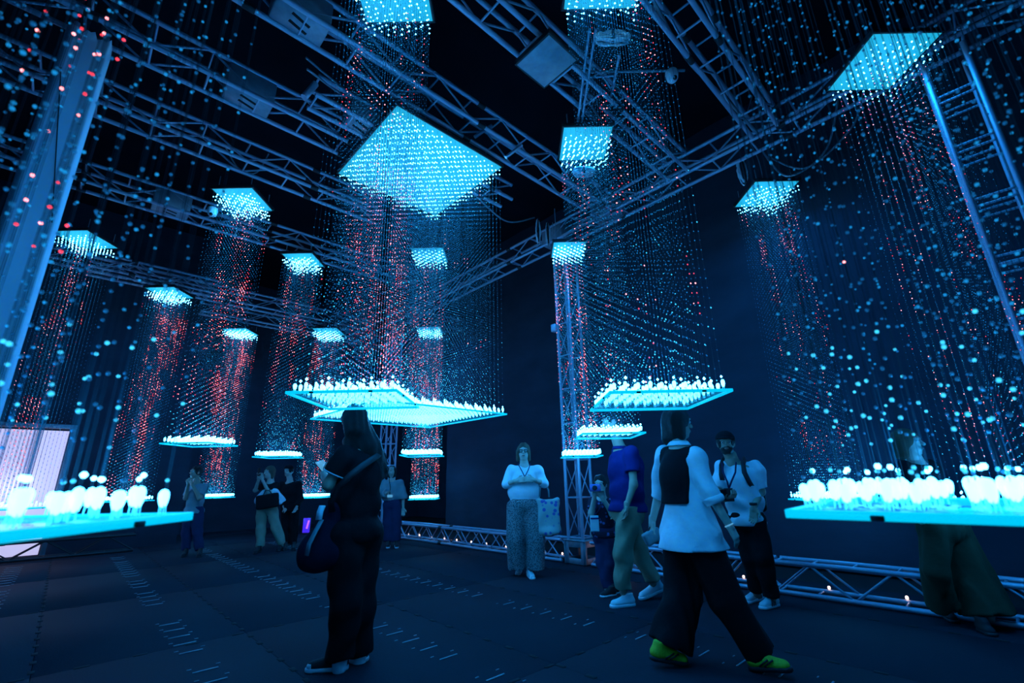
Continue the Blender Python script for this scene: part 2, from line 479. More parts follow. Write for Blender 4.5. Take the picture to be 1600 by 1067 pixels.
# ================================================================== TRUSSES
def truss(label, a, b, z, w_=.29, bay=.48, mchord=ALU, rt=.026, rb=.012, coupler=2.4, name='box_truss', group=None, twist=0):
    """box truss between two room points; z = height of the lower chords. Chords, braces and couplers are parts."""
    A = R(a[0], a[1], z); B = R(b[0], b[1], z); L = float(np.linalg.norm(B - A))
    th = thing(name, A, label, 'truss', group, math.atan2(B[1] - A[1], B[0] - A[0]))
    h = w_ / 2
    C4 = [(-h, 0), (h, 0), (h, w_), (-h, w_)]
    for (y, zz) in C4: tube('chord', mchord, (0, y, zz), (L, y, zz), rt, th, 10)
    n = max(2, round(L / bay)); bl = L / n
    for i in range(n):
        x0, x1 = i * bl, (i + 1) * bl; up = (i % 2 == 0)
        for y in (-h, h): tube('brace', mchord, (x0, y, 0 if up else w_), (x1, y, w_ if up else 0), rb, th, 6)
        tube('cross_rung', mchord, (x0 + .02, -h, w_), (x0 + .02, h, w_), rb, th, 6)
        tube('cross_rung', mchord, (x0 + .02, -h, 0), (x0 + .02, h, 0), rb, th, 6)
    for x in np.arange(coupler, L, coupler):
        for (y, zz) in C4: tube('coupler', BLACK, (x - .05, y, zz), (x + .05, y, zz), rt * 1.25, th, 8)
    return th
def tower(label, s, t, z0, z1, w_=.29, bay=.5, double=False, plates=(), rotz=ROOM_ROT, r=.025):
    th = thing('truss_tower', R(s, t, z0), label, 'truss', 'upright truss towers', rotz)
    h = w_ / 2; H = z1 - z0
    C4 = [(-h, -h), (h, -h), (h, h), (-h, h)]
    for x, y in C4: tube('upright', ALU, (x, y, 0), (x, y, H), r, th, 10)
    n = int(H / bay); bl = H / n
    for i in range(n):
        a, b = i * bl, (i + 1) * bl
        for k in range(4):
            p, q = C4[k], C4[(k + 1) % 4]
            tube('rung', ALU, (*p, a + .03), (*q, a + .03), .012, th, 6)
            if double: tube('rung', ALU, (*p, a + .10), (*q, a + .10), .012, th, 6)
            else: tube('brace', ALU, (*p, a + .03), (*q, b), .009, th, 6)
    return th
ZT = 5.2
GRP = 'overhead box trusses'
t_f = truss('long overhead truss running along the right wall above the tower', (5.62, 10.6), (5.62, -3.0), ZT, group=GRP)
t_a = truss('overhead truss crossing the upper left, its near end above the white wrapped column', (-3.0, 4.85), (2.15, 4.85), ZT, group=GRP)
t_b = truss('overhead truss running behind the large square panel to the tower top', (-2.0, 3.55), (5.44, 3.55), ZT, group=GRP)
t_c = truss('overhead truss with a flat dark box under it, top centre', (-1.0, 2.30), (5.44, 2.30), ZT, group=GRP)
t_d = truss('overhead truss at top right ending in the wall truss', (-1.0, 1.17), (5.44, 1.17), ZT, group=GRP)
t_g = truss('overhead truss over the small square panel left of the large one', (-3.0, 6.05), (2.9, 6.05), ZT, group=GRP)
t_h = truss('faint overhead truss at mid left, reaching the panel over the photographer', (-3.0, 7.95), (4.6, 7.95), ZT, group=GRP)
t_i = truss('farthest overhead truss, over the back left panels', (-.5, 11.45), (5.4, 11.45), ZT, group=GRP)
t_j = truss('dim overhead truss deepest in the back left corner', (1.6, 12.6), (7.0, 12.6), ZT, group=GRP)
t_k = truss('short overhead truss reaching past the wall truss over the farthest module', (5.8, 9.875), (7.3, 9.875), ZT, group=GRP)
t_m = truss('faint overhead truss at far left ending over the red beaded module', (-2.2, 11.20), (1.7, 11.20), ZT, group=GRP)
t_l = truss('short truss carrying the large square panel', (1.15, 4.22), (3.95, 4.22), 5.06, w_=.24, bay=.4, group=GRP)
# junction blocks with slotted plates
def junction(par, x, S=.30, wd=.31):
    j = box('junction_block', ALU_D, (S + .16, wd, .30), (x, 0, .145), par, 0, .012)
    box('slot', GAP, (.17, .030, .006), (0.0, -.045, -.150), j, 0, .001, rot=(0, 0, .25))
    box('slot', GAP, (.17, .030, .006), (0.0, .045, -.150), j, 0, .001, rot=(0, 0, .25))
    return j
junction(t_b, 2.78); junction(t_a, 3.68); junction(t_h, 3.4); junction(t_l, .55, .18, .26)
junction(t_f, 5.9)
junction(t_f, 7.0)
tower('lattice tower behind the small panels right of centre, standing on the wall truss', 5.72, 4.62, .33, 5.3, .27)
tower('lattice tower at the far corner behind the woman in black', 5.72, 10.6, .0, 5.2, .28)
tower('lattice tower at the right edge with double rungs', 5.62, -.42, .0, 5.1, .30, .52, True)
# trusses lying on the floor along the walls
FG = 'trusses lying on the floor'
fa = truss('floor truss from the far corner to the lattice tower', (5.72, 10.45), (5.72, 4.9), .03, .28, .28, rt=.024, rb=.010, group=FG, name='floor_truss')
fb = truss('floor truss right of the lattice tower behind the walkers', (5.72, 4.35), (5.72, 2.02), .03, .28, .28, rt=.024, rb=.010, group=FG, name='floor_truss')
fc = truss('floor truss from the capped man to the right edge', (5.72, 1.98), (5.72, -.4), .03, .28, .34, rt=.024, rb=.012, group=FG, name='floor_truss')
fd = truss('floor truss in front of the backlit doorway, far left', (-3.0, 12.2), (1.2, 12.2), .03, .28, .42, mchord=BLACK, rt=.024, rb=.012, group=FG, name='floor_truss')
# the tower's base box with cut-outs
bs = thing('tower_base', R(5.72, 4.62, 0), 'plated base box under the lattice tower', 'base', None, ROOM_ROT)
for sy in (-1, 1):
    box('side_plate', ALU_D, (.40, .012, .10), (0, sy * .17, .28), bs); box('side_plate', ALU_D, (.40, .012, .08), (0, sy * .17, .05), bs)
    for sx in (-1, 1): box('corner_plate', ALU_D, (.09, .014, .30), (sx * .155, sy * .172, .165), bs)
for sx in (-1, 1):
    box('side_plate', ALU_D, (.012, .40, .10), (sx * .17, 0, .28), bs); box('side_plate', ALU_D, (.012, .40, .08), (sx * .17, 0, .05), bs)
    for sy in (-1, 1): box('corner_plate', ALU_D, (.014, .09, .30), (sx * .172, sy * .155, .165), bs)
box('top_plate', ALU_D, (.40, .40, .014), (0, 0, .325), bs)
bc = box('clamp_box', ALU, (.10, .10, .13), R(5.545, 4.79, 3.62), None, ROOM_ROT, .012)
tag(bc, 'small pale junction box clamped on the left upright of the lattice tower', 'box')

# white wrapped column, far left
_c = ground(136, 80, 5.0)
wc = thing('wrapped_column', (_c[0], _c[1], 0), 'tall column wrapped in pale cloth, lit blue, at the left edge', 'column', None, .80)
n = 40; per = []
for k in range(n):
    a = 2 * PI * k / n; c, s = math.cos(a), math.sin(a)
    q = (abs(c) ** 6 + abs(s) ** 6) ** (-1 / 6) * .155
    per.append((c * q, s * q))
zs = np.linspace(0, 5.08, 44); V = []
for z in zs:
    for k, (x, y) in enumerate(per):
        d = 1 + .006 * math.sin(k * .9 + z * .7) + .004 * math.sin(z * 4 + k)
        V.append((x * d, y * d, z + (.03 * math.sin(k * 1.3) + .02 * math.sin(k * 3.1) if z > 5 else 0)))
P = [[i * n + k, i * n + (k + 1) % n, (i + 1) * n + (k + 1) % n, (i + 1) * n + k] for i in range(len(zs) - 1) for k in range(n)]
link('cloth_wrap', raw_mesh('cloth_wrap', V, np.array(P), WHITECL, smooth=True), wc)
for x, y in ((-.10, -.10), (.10, -.10), (.10, .10), (-.10, .10)): tube('upright', ALU, (x, y, 0), (x, y, 5.16), .022, wc)
hose = hose_data([(-.10 + .22 * u, -.168 - .004 * math.sin(9 * u), 4.6 - 1.4 * u) for u in np.linspace(0, 1, 14)], .004)
link('tie_cord', raw_mesh('tie_cord', *hose, BLACK), wc)

# flat dark boxes and gear in the trusses
lb = thing('flat_case', R(2.62, 2.20, 5.02), 'flat dark rectangular case slung under the top centre truss', 'case', None, ROOM_ROT)
box('shell', ALU_D, (.40, .44, .035), (0, 0, 0), lb, 0, .008)
for q in (-.215, .215): box('rim', BLACK, (.42, .02, .06), (0, q, .012), lb)
for q in (-.20, .20): box('rim', BLACK, (.02, .42, .06), (q, 0, .012), lb)
def cable_coil(label, c, w_, h_, turns=9, axis=0.0, sag=0):
    """a hank of cable strapped on the truss"""
    pts = []
    for k in range(turns * 20):
        a = 2 * PI * k / 20; wob = rng.normal(0, .004, 3)
        pts.append([w_ * math.cos(a) * (1 + .05 * math.sin(k)), .035 * math.sin(k * .13) , h_ * math.sin(a) * (1 + .06 * math.sin(k * .37)) + .0012 * (k % 40) - .02] + wob)
    V, P = hose_data(pts, .0075, 5)
    th = thing('cable_hank', c, label, 'cable', 'cable hanks strapped to the trusses', axis)
    link('cable_loop', raw_mesh('cable_loop', V, P, RUBBER_W, smooth=True), th)
    box('strap', BLACK, (.02, .10, h_ * 2.1), (0, 0, 0), th, 0, .003)
    return th
cable_coil('hank of pale cable hanging below the top centre light panel', at(957, 60, 3.15), .15, .045, 10)
cable_coil('hank of pale cable hanging on the truss left of the tower top', at(841, 362, 6.75), .034, .20, 14)
cable_coil('second hank of pale cable hanging on the truss, nearer the tower top', at(856, 366, 6.85), .030, .19, 12)
cable_coil('hank of cable hanging left of the small panel at right', at(1160, 268, 5.4), .05, .19, 8)
cable_coil('hank of cable under the small square panel right of the large one', at(912, 268, 4.5), .12, .05, 8)
def cable(label, pts, r=.009, m=ALU_D, n=26):
    pts = np.asarray(pts, float); u = np.linspace(0, len(pts) - 1, n)
    # Catmull-Rom through the points
    Q = []
    for s in u:
        i = min(int(s), len(pts) - 2); f = s - i
        p0, p1, p2, p3 = pts[max(i - 1, 0)], pts[i], pts[i + 1], pts[min(i + 2, len(pts) - 1)]
        Q.append(.5 * ((2 * p1) + (-p0 + p2) * f + (2 * p0 - 5 * p1 + 4 * p2 - p3) * f * f + (-p0 + 3 * p1 - 3 * p2 + p3) * f ** 3))
    Q = np.array(Q); c = Q[0].copy(); V, P = hose_data(Q - c, r, 6)
    o = link('hanging_cable', raw_mesh('hanging_cable', V, P, m, smooth=True), None, c)
    return tag(o, label, 'cable', 'cables drooping from the trusses')
cable('drooping cable looping below the wall truss left of the top right panel', [at(1190, 235, 5.3), at(1230, 275, 5.2), at(1290, 235, 5.0), at(1310, 150, 4.7)], .013)
cable('second drooping cable, below the first, left of the top right panel', [at(1200, 245, 5.3), at(1260, 262, 5.1), at(1330, 200, 4.8), at(1350, 140, 4.6)], .013)
cable('thin drooping cable over the small panel at right', [at(1175, 150, 5.2), at(1165, 200, 5.3), at(1185, 250, 5.35), at(1192, 280, 5.4)], .007)
cable('cable running along the top right truss', [at(1020, 0, 3.0), at(1075, 95, 3.7), at(1130, 150, 4.2), at(1190, 215, 4.9)], .016)
cable('cable drooping under the truss above the large square panel', [at(478, 90, 3.6), at(520, 125, 3.9), at(570, 160, 4.2), at(620, 150, 4.4), at(660, 122, 4.4)], .012)
cable('second cable drooping under the truss above the large square panel', [at(480, 108, 3.6), at(530, 145, 4.0), at(580, 175, 4.3), at(640, 160, 4.5)], .012)
cable('cable loop dangling beside the small panel at upper left', [at(350, 225, 5.0), at(372, 262, 5.2), at(400, 270, 5.4), at(420, 240, 5.3)], .010)
cable('cable drooping from the truss left of the tower top', [at(738, 300, 5.9), at(790, 345, 6.4), at(835, 340, 6.8)], .013)
# tilted pair of pipes above the small square panel right of the large one
pp = thing('pipe_frame', at(908, 190, 4.25), 'tilted pair of pipes above the small square panel right of the large one', 'frame')
def rel(o, p): return np.asarray(p) - np.array(o.location)
for a, b in (((903, 190, 4.25), (921, 45, 3.3)), ((909, 190, 4.25), (931, 45, 3.3)), ((955, 150, 4.1), (968, 85, 3.5))):
    tube('pipe', ALU, rel(pp, at(*a)), rel(pp, at(*b)), .014, pp)
tube('cross_pipe', ALU, rel(pp, at(905, 122, 3.8)), rel(pp, at(962, 118, 3.8)), .012, pp)
# pipes clamped on top of the large-panel truss
for i, (a, b) in enumerate((((742, 214), (768, 196)), ((790, 246), (815, 227)), ((628, 146), (662, 120)))):
    a3, b3 = at(*a, 4.7), at(*b, 4.75)
    o = tube('clamp_pipe', ALU, a3, b3, .022); tag(o, ['short clamp pipe on the truss right of the large square panel, upper one', 'short clamp pipe on the truss right of the large square panel, lower one', 'short pipe crossing above the near corner of the large square panel'][i], 'pipe', 'short clamp pipes')
o = tube('clamp_pipe', ALU, at(475, 152, 3.75), at(493, 131, 3.8), .035); tag(o, 'fat short pipe end left of the large square panel', 'pipe', 'short clamp pipes')
# dome cameras on poles
def dome(label, c, pole, sc=1.0):
    th = thing('dome_camera', c, label, 'camera', 'white dome cameras')
    lathe('housing', RUBBER_W, [(0.0, .075), (.045, .072), (.062, .055), (.066, .02), (.060, -.01)], (0, 0, 0), th, 18)
    lathe('dome', SHOE_W, [(.060, -.01), (.057, -.035), (.043, -.058), (.022, -.070), (0.0, -.073)], (0, 0, 0), th, 18)
    lathe('lens', EYED, [(0.024, .0), (.020, .010), (0, .013)], (.012, -.035, -.055), th, 12, rot=(2.3, 0, 0))
    tube('pole', ALU_D, rel(th, pole[0]), rel(th, pole[1]), .014, th)
dome('white dome camera on a pole, top right of centre', at(1050, 119, 3.75), (at(905, 113, 3.8), at(1070, 110, 3.75)))
dome('white dome camera under the small panel at upper left', at(332, 331, 5.6), (at(330, 327, 5.6), at(365, 322, 5.7)))

# far floor lights behind the trusses and the purple screen far back
pb = thing('stage_screen', at(478, 829, 12.2) * np.array([1, 1, 0]), 'small purple lit screen low in the far back', 'screen')
zc = at(478, 822, 12.2)[2]
box('glass', PURPLE, (.17, .03, .34), (0, 0, .20), pb); box('bezel', BLACK, (.21, .02, .38), (0, .03, .20), pb)
box('lit_stripe', PINKL, (.045, .01, .20), (.04, -.022, .22), pb, 0, .002, rot=(0, .2, 0)); box('foot', BLACK, (.25, .14, .02), (0, .02, .01), pb)
pk = thing('pink_reflection', np.array(at(410, 835, 11.5)) * np.array([1, 1, 0]), 'small pink lit lamp seen between the photographer\'s legs', 'lamp')  # added glowing box stands in for a reflection of pink light
box('lens', PINKL, (.06, .03, .30), (0, 0, .22), pk, 0, .01); box('stand', BLACK, (.12, .10, .06), (0, 0, .03), pk)
k = 0
spots = [(5.86, t) for t in np.arange(5.1, 10.2, .46)] + [(5.86, t) for t in (.95, 1.55, 2.4, 3.0, 3.7, 4.2)]
lname = lathe_data([(0, .0), (.011, .0), (.013, .015), (.009, .025), (0, .028)], 10)
flm_ = raw_mesh('floor_lamp', *lname, mat('warm_floor_lamp', (.5, .4, .4), .4, 0, emit=(1.0, .62, .5), strength=5, sample_light=False), smooth=True)
for s, t in spots:
    o = link('marker_lamp', flm_, None, R(s, t + rng.normal(0, .03), .06 + 0.0)); tag(o, 'tiny warm white lamp glinting inside the floor truss along the wall', 'lamp', 'tiny warm lamps behind the floor truss')
warm = lamp('POINT', 'warm_spill', R(6.0, 4.1, .14), 1.0, .03, color=(1, .6, .5))
warm2 = lamp('POINT', 'warm_spill', R(6.0, 8.3, .14), .8, .03, color=(1, .6, .5))
lamp('POINT', 'door_spill', R(-.7, 12.5, 1.2), 10, .3, color=(.6, .6, 1))

# ================================================================== THE LED MODULES
def vnoise(P, seed):
    """smooth value noise of points P (n,3) in 0..1"""
    r = np.random.default_rng(seed); T = r.random((32, 32, 32))
    i = np.floor(P).astype(int); f = P - i; f = f * f * (3 - 2 * f); out = 0
    for dx in (0, 1):
        for dy in (0, 1):
            for dz in (0, 1):
                wgt = (f[:, 0] if dx else 1 - f[:, 0]) * (f[:, 1] if dy else 1 - f[:, 1]) * (f[:, 2] if dz else 1 - f[:, 2])
                out = out + wgt * T[(i[:, 0] + dx) % 32, (i[:, 1] + dy) % 32, (i[:, 2] + dz) % 32]
    return out
OCT_V = np.array([[0, 0, 1.15], [1, 0, 0], [0, 1, 0], [-1, 0, 0], [0, -1, 0], [0, 0, -1.15]], float)
OCT_F = np.array([[0, 1, 2], [0, 2, 3], [0, 3, 4], [0, 4, 1], [5, 2, 1], [5, 3, 2], [5, 4, 3], [5, 1, 4]])
_p = (1 + 5 ** .5) / 2
ICO_V = np.array([[-1, _p, 0], [1, _p, 0], [-1, -_p, 0], [1, -_p, 0], [0, -1, _p], [0, 1, _p], [0, -1, -_p], [0, 1, -_p], [_p, 0, -1], [_p, 0, 1], [-_p, 0, -1], [-_p, 0, 1]]) / math.sqrt(1 + _p * _p)
ICO_F = np.array([[0, 11, 5], [0, 5, 1], [0, 1, 7], [0, 7, 10], [0, 10, 11], [1, 5, 9], [5, 11, 4], [11, 10, 2], [10, 7, 6], [7, 1, 8], [3, 9, 4], [3, 4, 2], [3, 2, 6], [3, 6, 8], [3, 8, 9], [4, 9, 5], [2, 4, 11], [6, 2, 10], [8, 6, 7], [9, 8, 1]])
def scatter(C, r, BV, BF):
    C = np.asarray(C); r = np.asarray(r).reshape(-1, 1, 1)
    V = (C[:, None, :] + BV[None] * r).reshape(-1, 3)
    Fc = (BF[None] + (np.arange(len(C)) * len(BV))[:, None, None]).reshape(-1, BF.shape[1])
    return V, Fc
# one bulb: a rounded white head on four thin lit legs (local origin on the tray)
def bulb_data(n=8, legs=True, s=1.0):
    V, P = lathe_data([(.0015, .012), (.0055, .014), (.0080, .022), (.0095, .031), (.0090, .039), (.0055, .0445), (.0012, .0465)], n)
    V = V * s
    out = [(V, P)]
    if legs:
        for a in (0.6, 2.2, 3.7, 5.3):
            x, y = .0052 * math.cos(a), .0052 * math.sin(a)
            v, p = hose_data([(x * 1.2, y * 1.2, 0), (x, y, .012), (x * .9, y * .9, .020)], .0011, 3)
            out.append((v, p))
    nb = len(P)
    Vv, Ps = join_data(out)
    return Vv, Ps[0], nb
bv, bp_, nb = bulb_data()
BULB_ME = raw_mesh('bulb', bv, bp_, [BULB, STEM], [0] * nb + [1] * (len(bp_) - nb), smooth=True)
bv2, bp2, nb2 = bulb_data(5, False)
BEAD_ME = {}
def bead_mesh(i, r):
    k = (i, round(r, 4))
    if k not in BEAD_ME:
        BEAD_ME[k] = raw_mesh('bead', ICO_V * r, ICO_F, BEADM[i], smooth=True)
    return BEAD_ME[k]
def module(label, cx, cy, size, ztray, ztop, n, rotz=0.0, near=False, red=.12, seed=1, single_bulbs=False, double=False, kw=1.0, redfn=None, grp='small square LED modules', wires=True):
    """square light panel up in the truss, strings of LED beads, and the acrylic tray of bulbs they end in"""
    th = thing('led_module', (cx, cy, ztray), label, 'light', grp, rotz)
    H = ztop - ztray; S = size
    # top: frame, back plate, glowing panel
    h = S / 2
    for sx, sy, dx, dy in ((0, -1, S + .03, .02), (0, 1, S + .03, .02), (-1, 0, .02, S), (1, 0, .02, S)):
        box('top_frame', BLACK, (dx, dy, .05), (sx * h, sy * h, H + .03), th, 0, .003)
    box('back_plate', BLACK, (S, S, .012), (0, 0, H + .055), th, 0, .002)
    box('light_panel', PANEL, (S - .012, S - .012, .010), (0, 0, H + .012), th, 0, .002)
    nh = 2 if S < 1 else 3
    for i in range(nh):
        for j in range(nh):
            x = -h * .8 + 1.6 * h * i / (nh - 1); y = -h * .8 + 1.6 * h * j / (nh - 1)
            tube('suspension_rod', ALU_D, (x, y, H + .05), (x, y, 5.22 - ztray), .006, th, 6)
    # tray: sheet, glowing edge strips, black clips
    T = .016
    box('tray_sheet', TRAY, (S, S, T * .6), (0, 0, -T / 2), th, 0, .001)
    for sx, sy, dx, dy in ((0, -1, S + .012, .006), (0, 1, S + .012, .006), (-1, 0, .006, S), (1, 0, .006, S)):
        box('tray_edge', EDGE, (dx, dy, T), (sx * (h + .003), sy * (h + .003), -T / 2), th, 0, .0015)
    for q in (-.27, .27):
        for sx, sy in ((0, -1), (0, 1), (-1, 0), (1, 0)):
            box('clip', BLACK, (.020 if sx == 0 else .008, .020 if sy == 0 else .008, .009), (sx * (h + .008) + (q * S if sx == 0 else 0), sy * (h + .008) + (q * S if sy == 0 else 0), -.011), th, 0, .001)
    # strings
    g = np.linspace(-(h - .028), h - .028, n)
    gx, gy = np.meshgrid(g, g, indexing='ij'); gx = gx.ravel(); gy = gy.ravel()
    ii, jj = np.meshgrid(np.arange(n), np.arange(n), indexing='ij'); chk = ((ii + jj) % 2).ravel()
    N = n * n; pitch = .0585
    m = int((H - .07) / pitch)
    zz = .062 + pitch * np.arange(m)
    jit = .011 if near else .0025
    gx = gx + rng.normal(0, jit, N) * (0 if not near else 1); gy = gy + rng.normal(0, jit, N) * (0 if not near else 1)
    lean = rng.normal(0, .0012, (N, 2))
    BX = np.repeat(gx, m) + rng.normal(0, .0012, N * m); BY = np.repeat(gy, m) + rng.normal(0, .0012, N * m)
    BZ = np.tile(zz, N) + np.repeat(chk * pitch * .5 + rng.random(N) * pitch * .14, m) * np.tile(np.where(zz > .1, 1, .25), N) + (np.repeat(rng.random(N) * pitch * .8, m) * (np.tile(zz, N) > .1) if near else 0) + rng.normal(0, .002, N * m)
    C = np.stack([BX, BY, BZ], 1)
    lev = np.zeros(N * m, int)
    u = rng.random(N * m)
    lowz = BZ; topz = H - BZ
    lev[u < .30] = 1
    lev[(u < .75 * np.exp(-lowz / .28)) ] = 2
    lev[(u < .55 * np.exp(-topz / .18)) ] = 2
    gap = (u > .93)
    Q = np.stack([C[:, 0] * 9 + 3, C[:, 1] * 9 + 5, C[:, 2] * 1.5], 1)
    nz = .66 * vnoise(Q, seed) + .34 * vnoise(np.stack([C[:, 0] * 24, C[:, 1] * 24, C[:, 2] * 5.5], 1) + 7, seed + 50)
    if redfn is not None: nz = nz + redfn(C, H)
    thr = np.quantile(nz[::7], 1 - red * .75) if redfn is None else .80
    hot = nz > thr
    r2 = rng.random(N * m)
    lev[hot & (r2 < .80)] = 4; lev[hot & (r2 < .34)] = 5
    # first bead below the panel and last above the bulb shine white
    first = np.tile(np.arange(m) == m - 1, N); last = np.tile(np.arange(m) == 0, N)
    lev[first] = 3
    if not near: lev[np.tile(np.arange(m) == m - 2, N) & (rng.random(N * m) < .6)] = 3
    ck = np.repeat(chk, m).astype(bool)
    lev[last & ck] = 3
    rad = np.where(lev == 3, .0080, np.where(lev >= 4, .0044, np.where(lev == 2, .0042, .0036))) * kw
    rad = rad * (1 + .12 * rng.normal(0, 1, N * m).clip(-1.5, 1.5))
    if near:
        rad = rad * .92; lev[(lev == 2) & (lowz > .35)] = 1; lev[(lev == 3) & (rng.random(N * m) < .35)] = 2
    keep = np.ones(N * m, bool)
    if near: keep &= (rng.random(N * m) > .50) | (lev >= 3)
    if not near: keep &= ~(gap & (lev < 2))
    if near:
        # the beads that show largest are parts of their own
        W = np.array([[math.cos(rotz), -math.sin(rotz)], [math.sin(rotz), math.cos(rotz)]]) @ C[:, :2].T
        PW = np.stack([W[0] + cx, W[1] + cy, C[:, 2] + ztray - CAMH], 1) @ ROT
        dep = -PW[:, 2]; px = 800 + F_PX * PW[:, 0] / dep; py = 533.5 - F_PX * PW[:, 1] / dep
        vis = (dep > .3) & (px > 0) & (px < 1600) & (py > 0) & (py < 1067)
        order = np.argsort(np.where(vis, dep / rad, 1e9))[:300]
        for k in order:
            if vis[k]:
                rr = [.0037, .0037, .0042, .0057, .0042, .0042][lev[k]]
                link('bead', bead_mesh(int(lev[k]), rr), th, C[k]); keep[k] = False
    BVt, BFt = (ICO_V, ICO_F) if near else (OCT_V, OCT_F)
    V, Fc = scatter(C[keep], rad[keep], BVt, BFt)
    o = link('bead_strands', raw_mesh('bead_strands', V, Fc, BEADM, np.repeat(lev[keep], len(BFt)), smooth=True), th); tag(o, kind='stuff')
    # wires: three-sided, a pair per string on the near modules
    offs = (-.0022, .0022) if (double or near) else (0.0,)
    rw = .0005 if near else .0006
    WV = []; 
    tri = np.array([[rw, 0], [-rw * .5, rw * .87], [-rw * .5, -rw * .87]])
    allv = []
    for of in offs:
        base = np.stack([gx + of, gy], 1)
        lo = np.concatenate([base[:, None, :] + tri[None], np.full((N, 3, 1), .04)], 2)
        hi = np.concatenate([base[:, None, :] + tri[None], np.full((N, 3, 1), H + .01)], 2)
        allv.append(np.concatenate([lo, hi], 1))
    WV = np.concatenate(allv).reshape(-1, 3)
    cntw = len(WV) // 6; b = (np.arange(cntw) * 6)[:, None, None]
    WF = (np.array([[0, 1, 4, 3], [1, 2, 5, 4], [2, 0, 3, 5]])[None] + b).reshape(-1, 4)
    o = link('wire_strands', raw_mesh('wire_strands', WV, WF, WIRE), th); tag(o, kind='stuff')
    # bulbs standing on the tray
    if single_bulbs or near:
        for k in range(N):
            link('bulb', BULB_ME, th, (gx[k] + lean[k, 0], gy[k] + lean[k, 1], 0), (rng.normal(0, .05), rng.normal(0, .05), rng.random() * 6), (kw, kw, kw * (1 + .15 * chk[k])))
    else:
        kk = np.arange(N); front = []
        if N > 300:
            W = np.array([[math.cos(rotz), -math.sin(rotz)], [math.sin(rotz), math.cos(rotz)]]) @ np.stack([gx, gy])
            front = list(np.argsort(W[1])[:300])
            for k in front: link('bulb', BULB_ME, th, (gx[k], gy[k], 0), (0, 0, rng.random() * 6), (kw, kw, kw * (1 + .15 * chk[k])))
        rest = np.array([k for k in kk if k not in set(front)])
        V = (np.stack([gx, gy, gx * 0], 1)[rest][:, None] + (bv2 * kw)[None]).reshape(-1, 3)
        Fc = (bp2[None] + (np.arange(len(rest)) * len(bv2))[:, None, None]).reshape(-1, 4)
        tag(link('bulb_rows', raw_mesh('bulb_rows', V, Fc, BULB, smooth=True), th), kind='stuff')
    # real light of the bulbs and of the panel
    e = (S / .6) ** 1.4
    lamp('POINT', 'tray_light', (0, 0, .10), LIGHT_TRAY * e * (.55 if seed == 18 else 1), .12 if S < 1 else .35, th)
    lamp('AREA', 'panel_light', (0, 0, H - .02), LIGHT_TOP * e, S * .9, th)
    return th
def sm(label, x0, x1, y0, ztray, ztop=4.98, **k):
    s = x1 - x0
    return module(label, (x0 + x1) / 2, y0 + s / 2, s, ztray, ztop, 10, **k)
sm('small LED module at upper left, tray at head height left of the photographer', -3.98, -3.43, 5.20, 1.66, seed=2, red=.17, kw=1.3)
sm('small LED module nearest the white wrapped column, tray hidden behind the near left tray', -7.08, -6.50, 6.16, .95, seed=3, red=.14, kw=1.3)
sm('small LED module of the left row, thick with red beads, tray at waist height', -7.30, -6.70, 8.30, .96, seed=4, red=.22, kw=1.5)
sm('small LED module with its tray right above the woman taking photographs', -3.94, -3.41, 7.03, 1.60, seed=5, red=.12, kw=1.4)
sm('small LED module far left at the back, low tray beside the half hidden person', -7.34, -6.72, 10.87, .93, seed=6, red=.26, kw=1.7)
sm('small LED module at the back with its low tray left of the woman in black', -5.11, -4.47, 10.98, .885, seed=7, red=.18, kw=1.7)
sm('small LED module seen through the large one, tray just below the large tray', -1.70, -1.13, 6.93, 1.575, seed=8, red=.2, kw=1.4)
sm('farthest small LED module, low tray right of the woman looking up', -2.46, -1.84, 11.06, .80, seed=9, red=.2, kw=1.7)
sm('small LED module hanging right in front of the lattice tower', .657, 1.161, 6.147, 1.475, ztop=4.60, seed=10, red=.12, kw=1.4)
sm('small LED module whose tray hides the head of the man in navy', .63, 1.20, 4.22, 1.58, seed=11, red=.10, kw=1.2)
sm('small LED module at right, tray low behind the near right tray', 3.34, 3.95, 5.29, .90, seed=12, red=.08, kw=1.2)
sm('small LED module at top right with few big bright beads', 3.33, 3.97, 3.15, .95, seed=13, red=.14)
sm('small LED module at top left of centre, over the woman in black', -1.20, -.62, 2.38, 1.655, seed=14, red=.06, single_bulbs=True)
sm('small LED module at top right of centre, its tray over the striding woman', .49, 1.10, 2.27, 1.60, seed=15, red=.05, single_bulbs=True)
def lred(C, H):
    # a loose flickering plume of red wandering down the middle
    z = C[:, 2] / H
    cxx = -.33 + .30 * np.sin(z * 5.2 + .5); d = np.hypot(C[:, 0] * .72 + C[:, 1] * .69 - cxx * .4 - .0, (C[:, 0] * .69 - C[:, 1] * .72) * .8 + .28)
    return .40 * np.exp(-(d / .34) ** 2) - .04
module('large LED module in the middle, turned corner-on, with the broadest glowing panel', -1.135, 4.915, 1.50, 1.865, 4.98, 24, math.radians(45 - 1.5), seed=16, kw=1.15, redfn=lred, grp='large LED module')
def qred(C, H):
    # red beads on the strings at the left, thinning out downwards
    return np.where((C[:, 0] < .12), .17, -.25) - .22 * np.exp(-(C[:, 2]) / .5)
module('near LED module at the left edge with large blurred red and blue beads', -.675 - .30, 1.0 - .30, .60, 1.130, 4.98, 10, 0.0, near=True, seed=17, redfn=qred, kw=1.0, grp='near LED modules')
module('near LED module at the right edge with large blurred blue beads', .535 + .424, .963, .60, 1.115, 4.98, 10, math.radians(46.5), near=True, seed=18, red=.0, kw=1.0, grp='near LED modules')

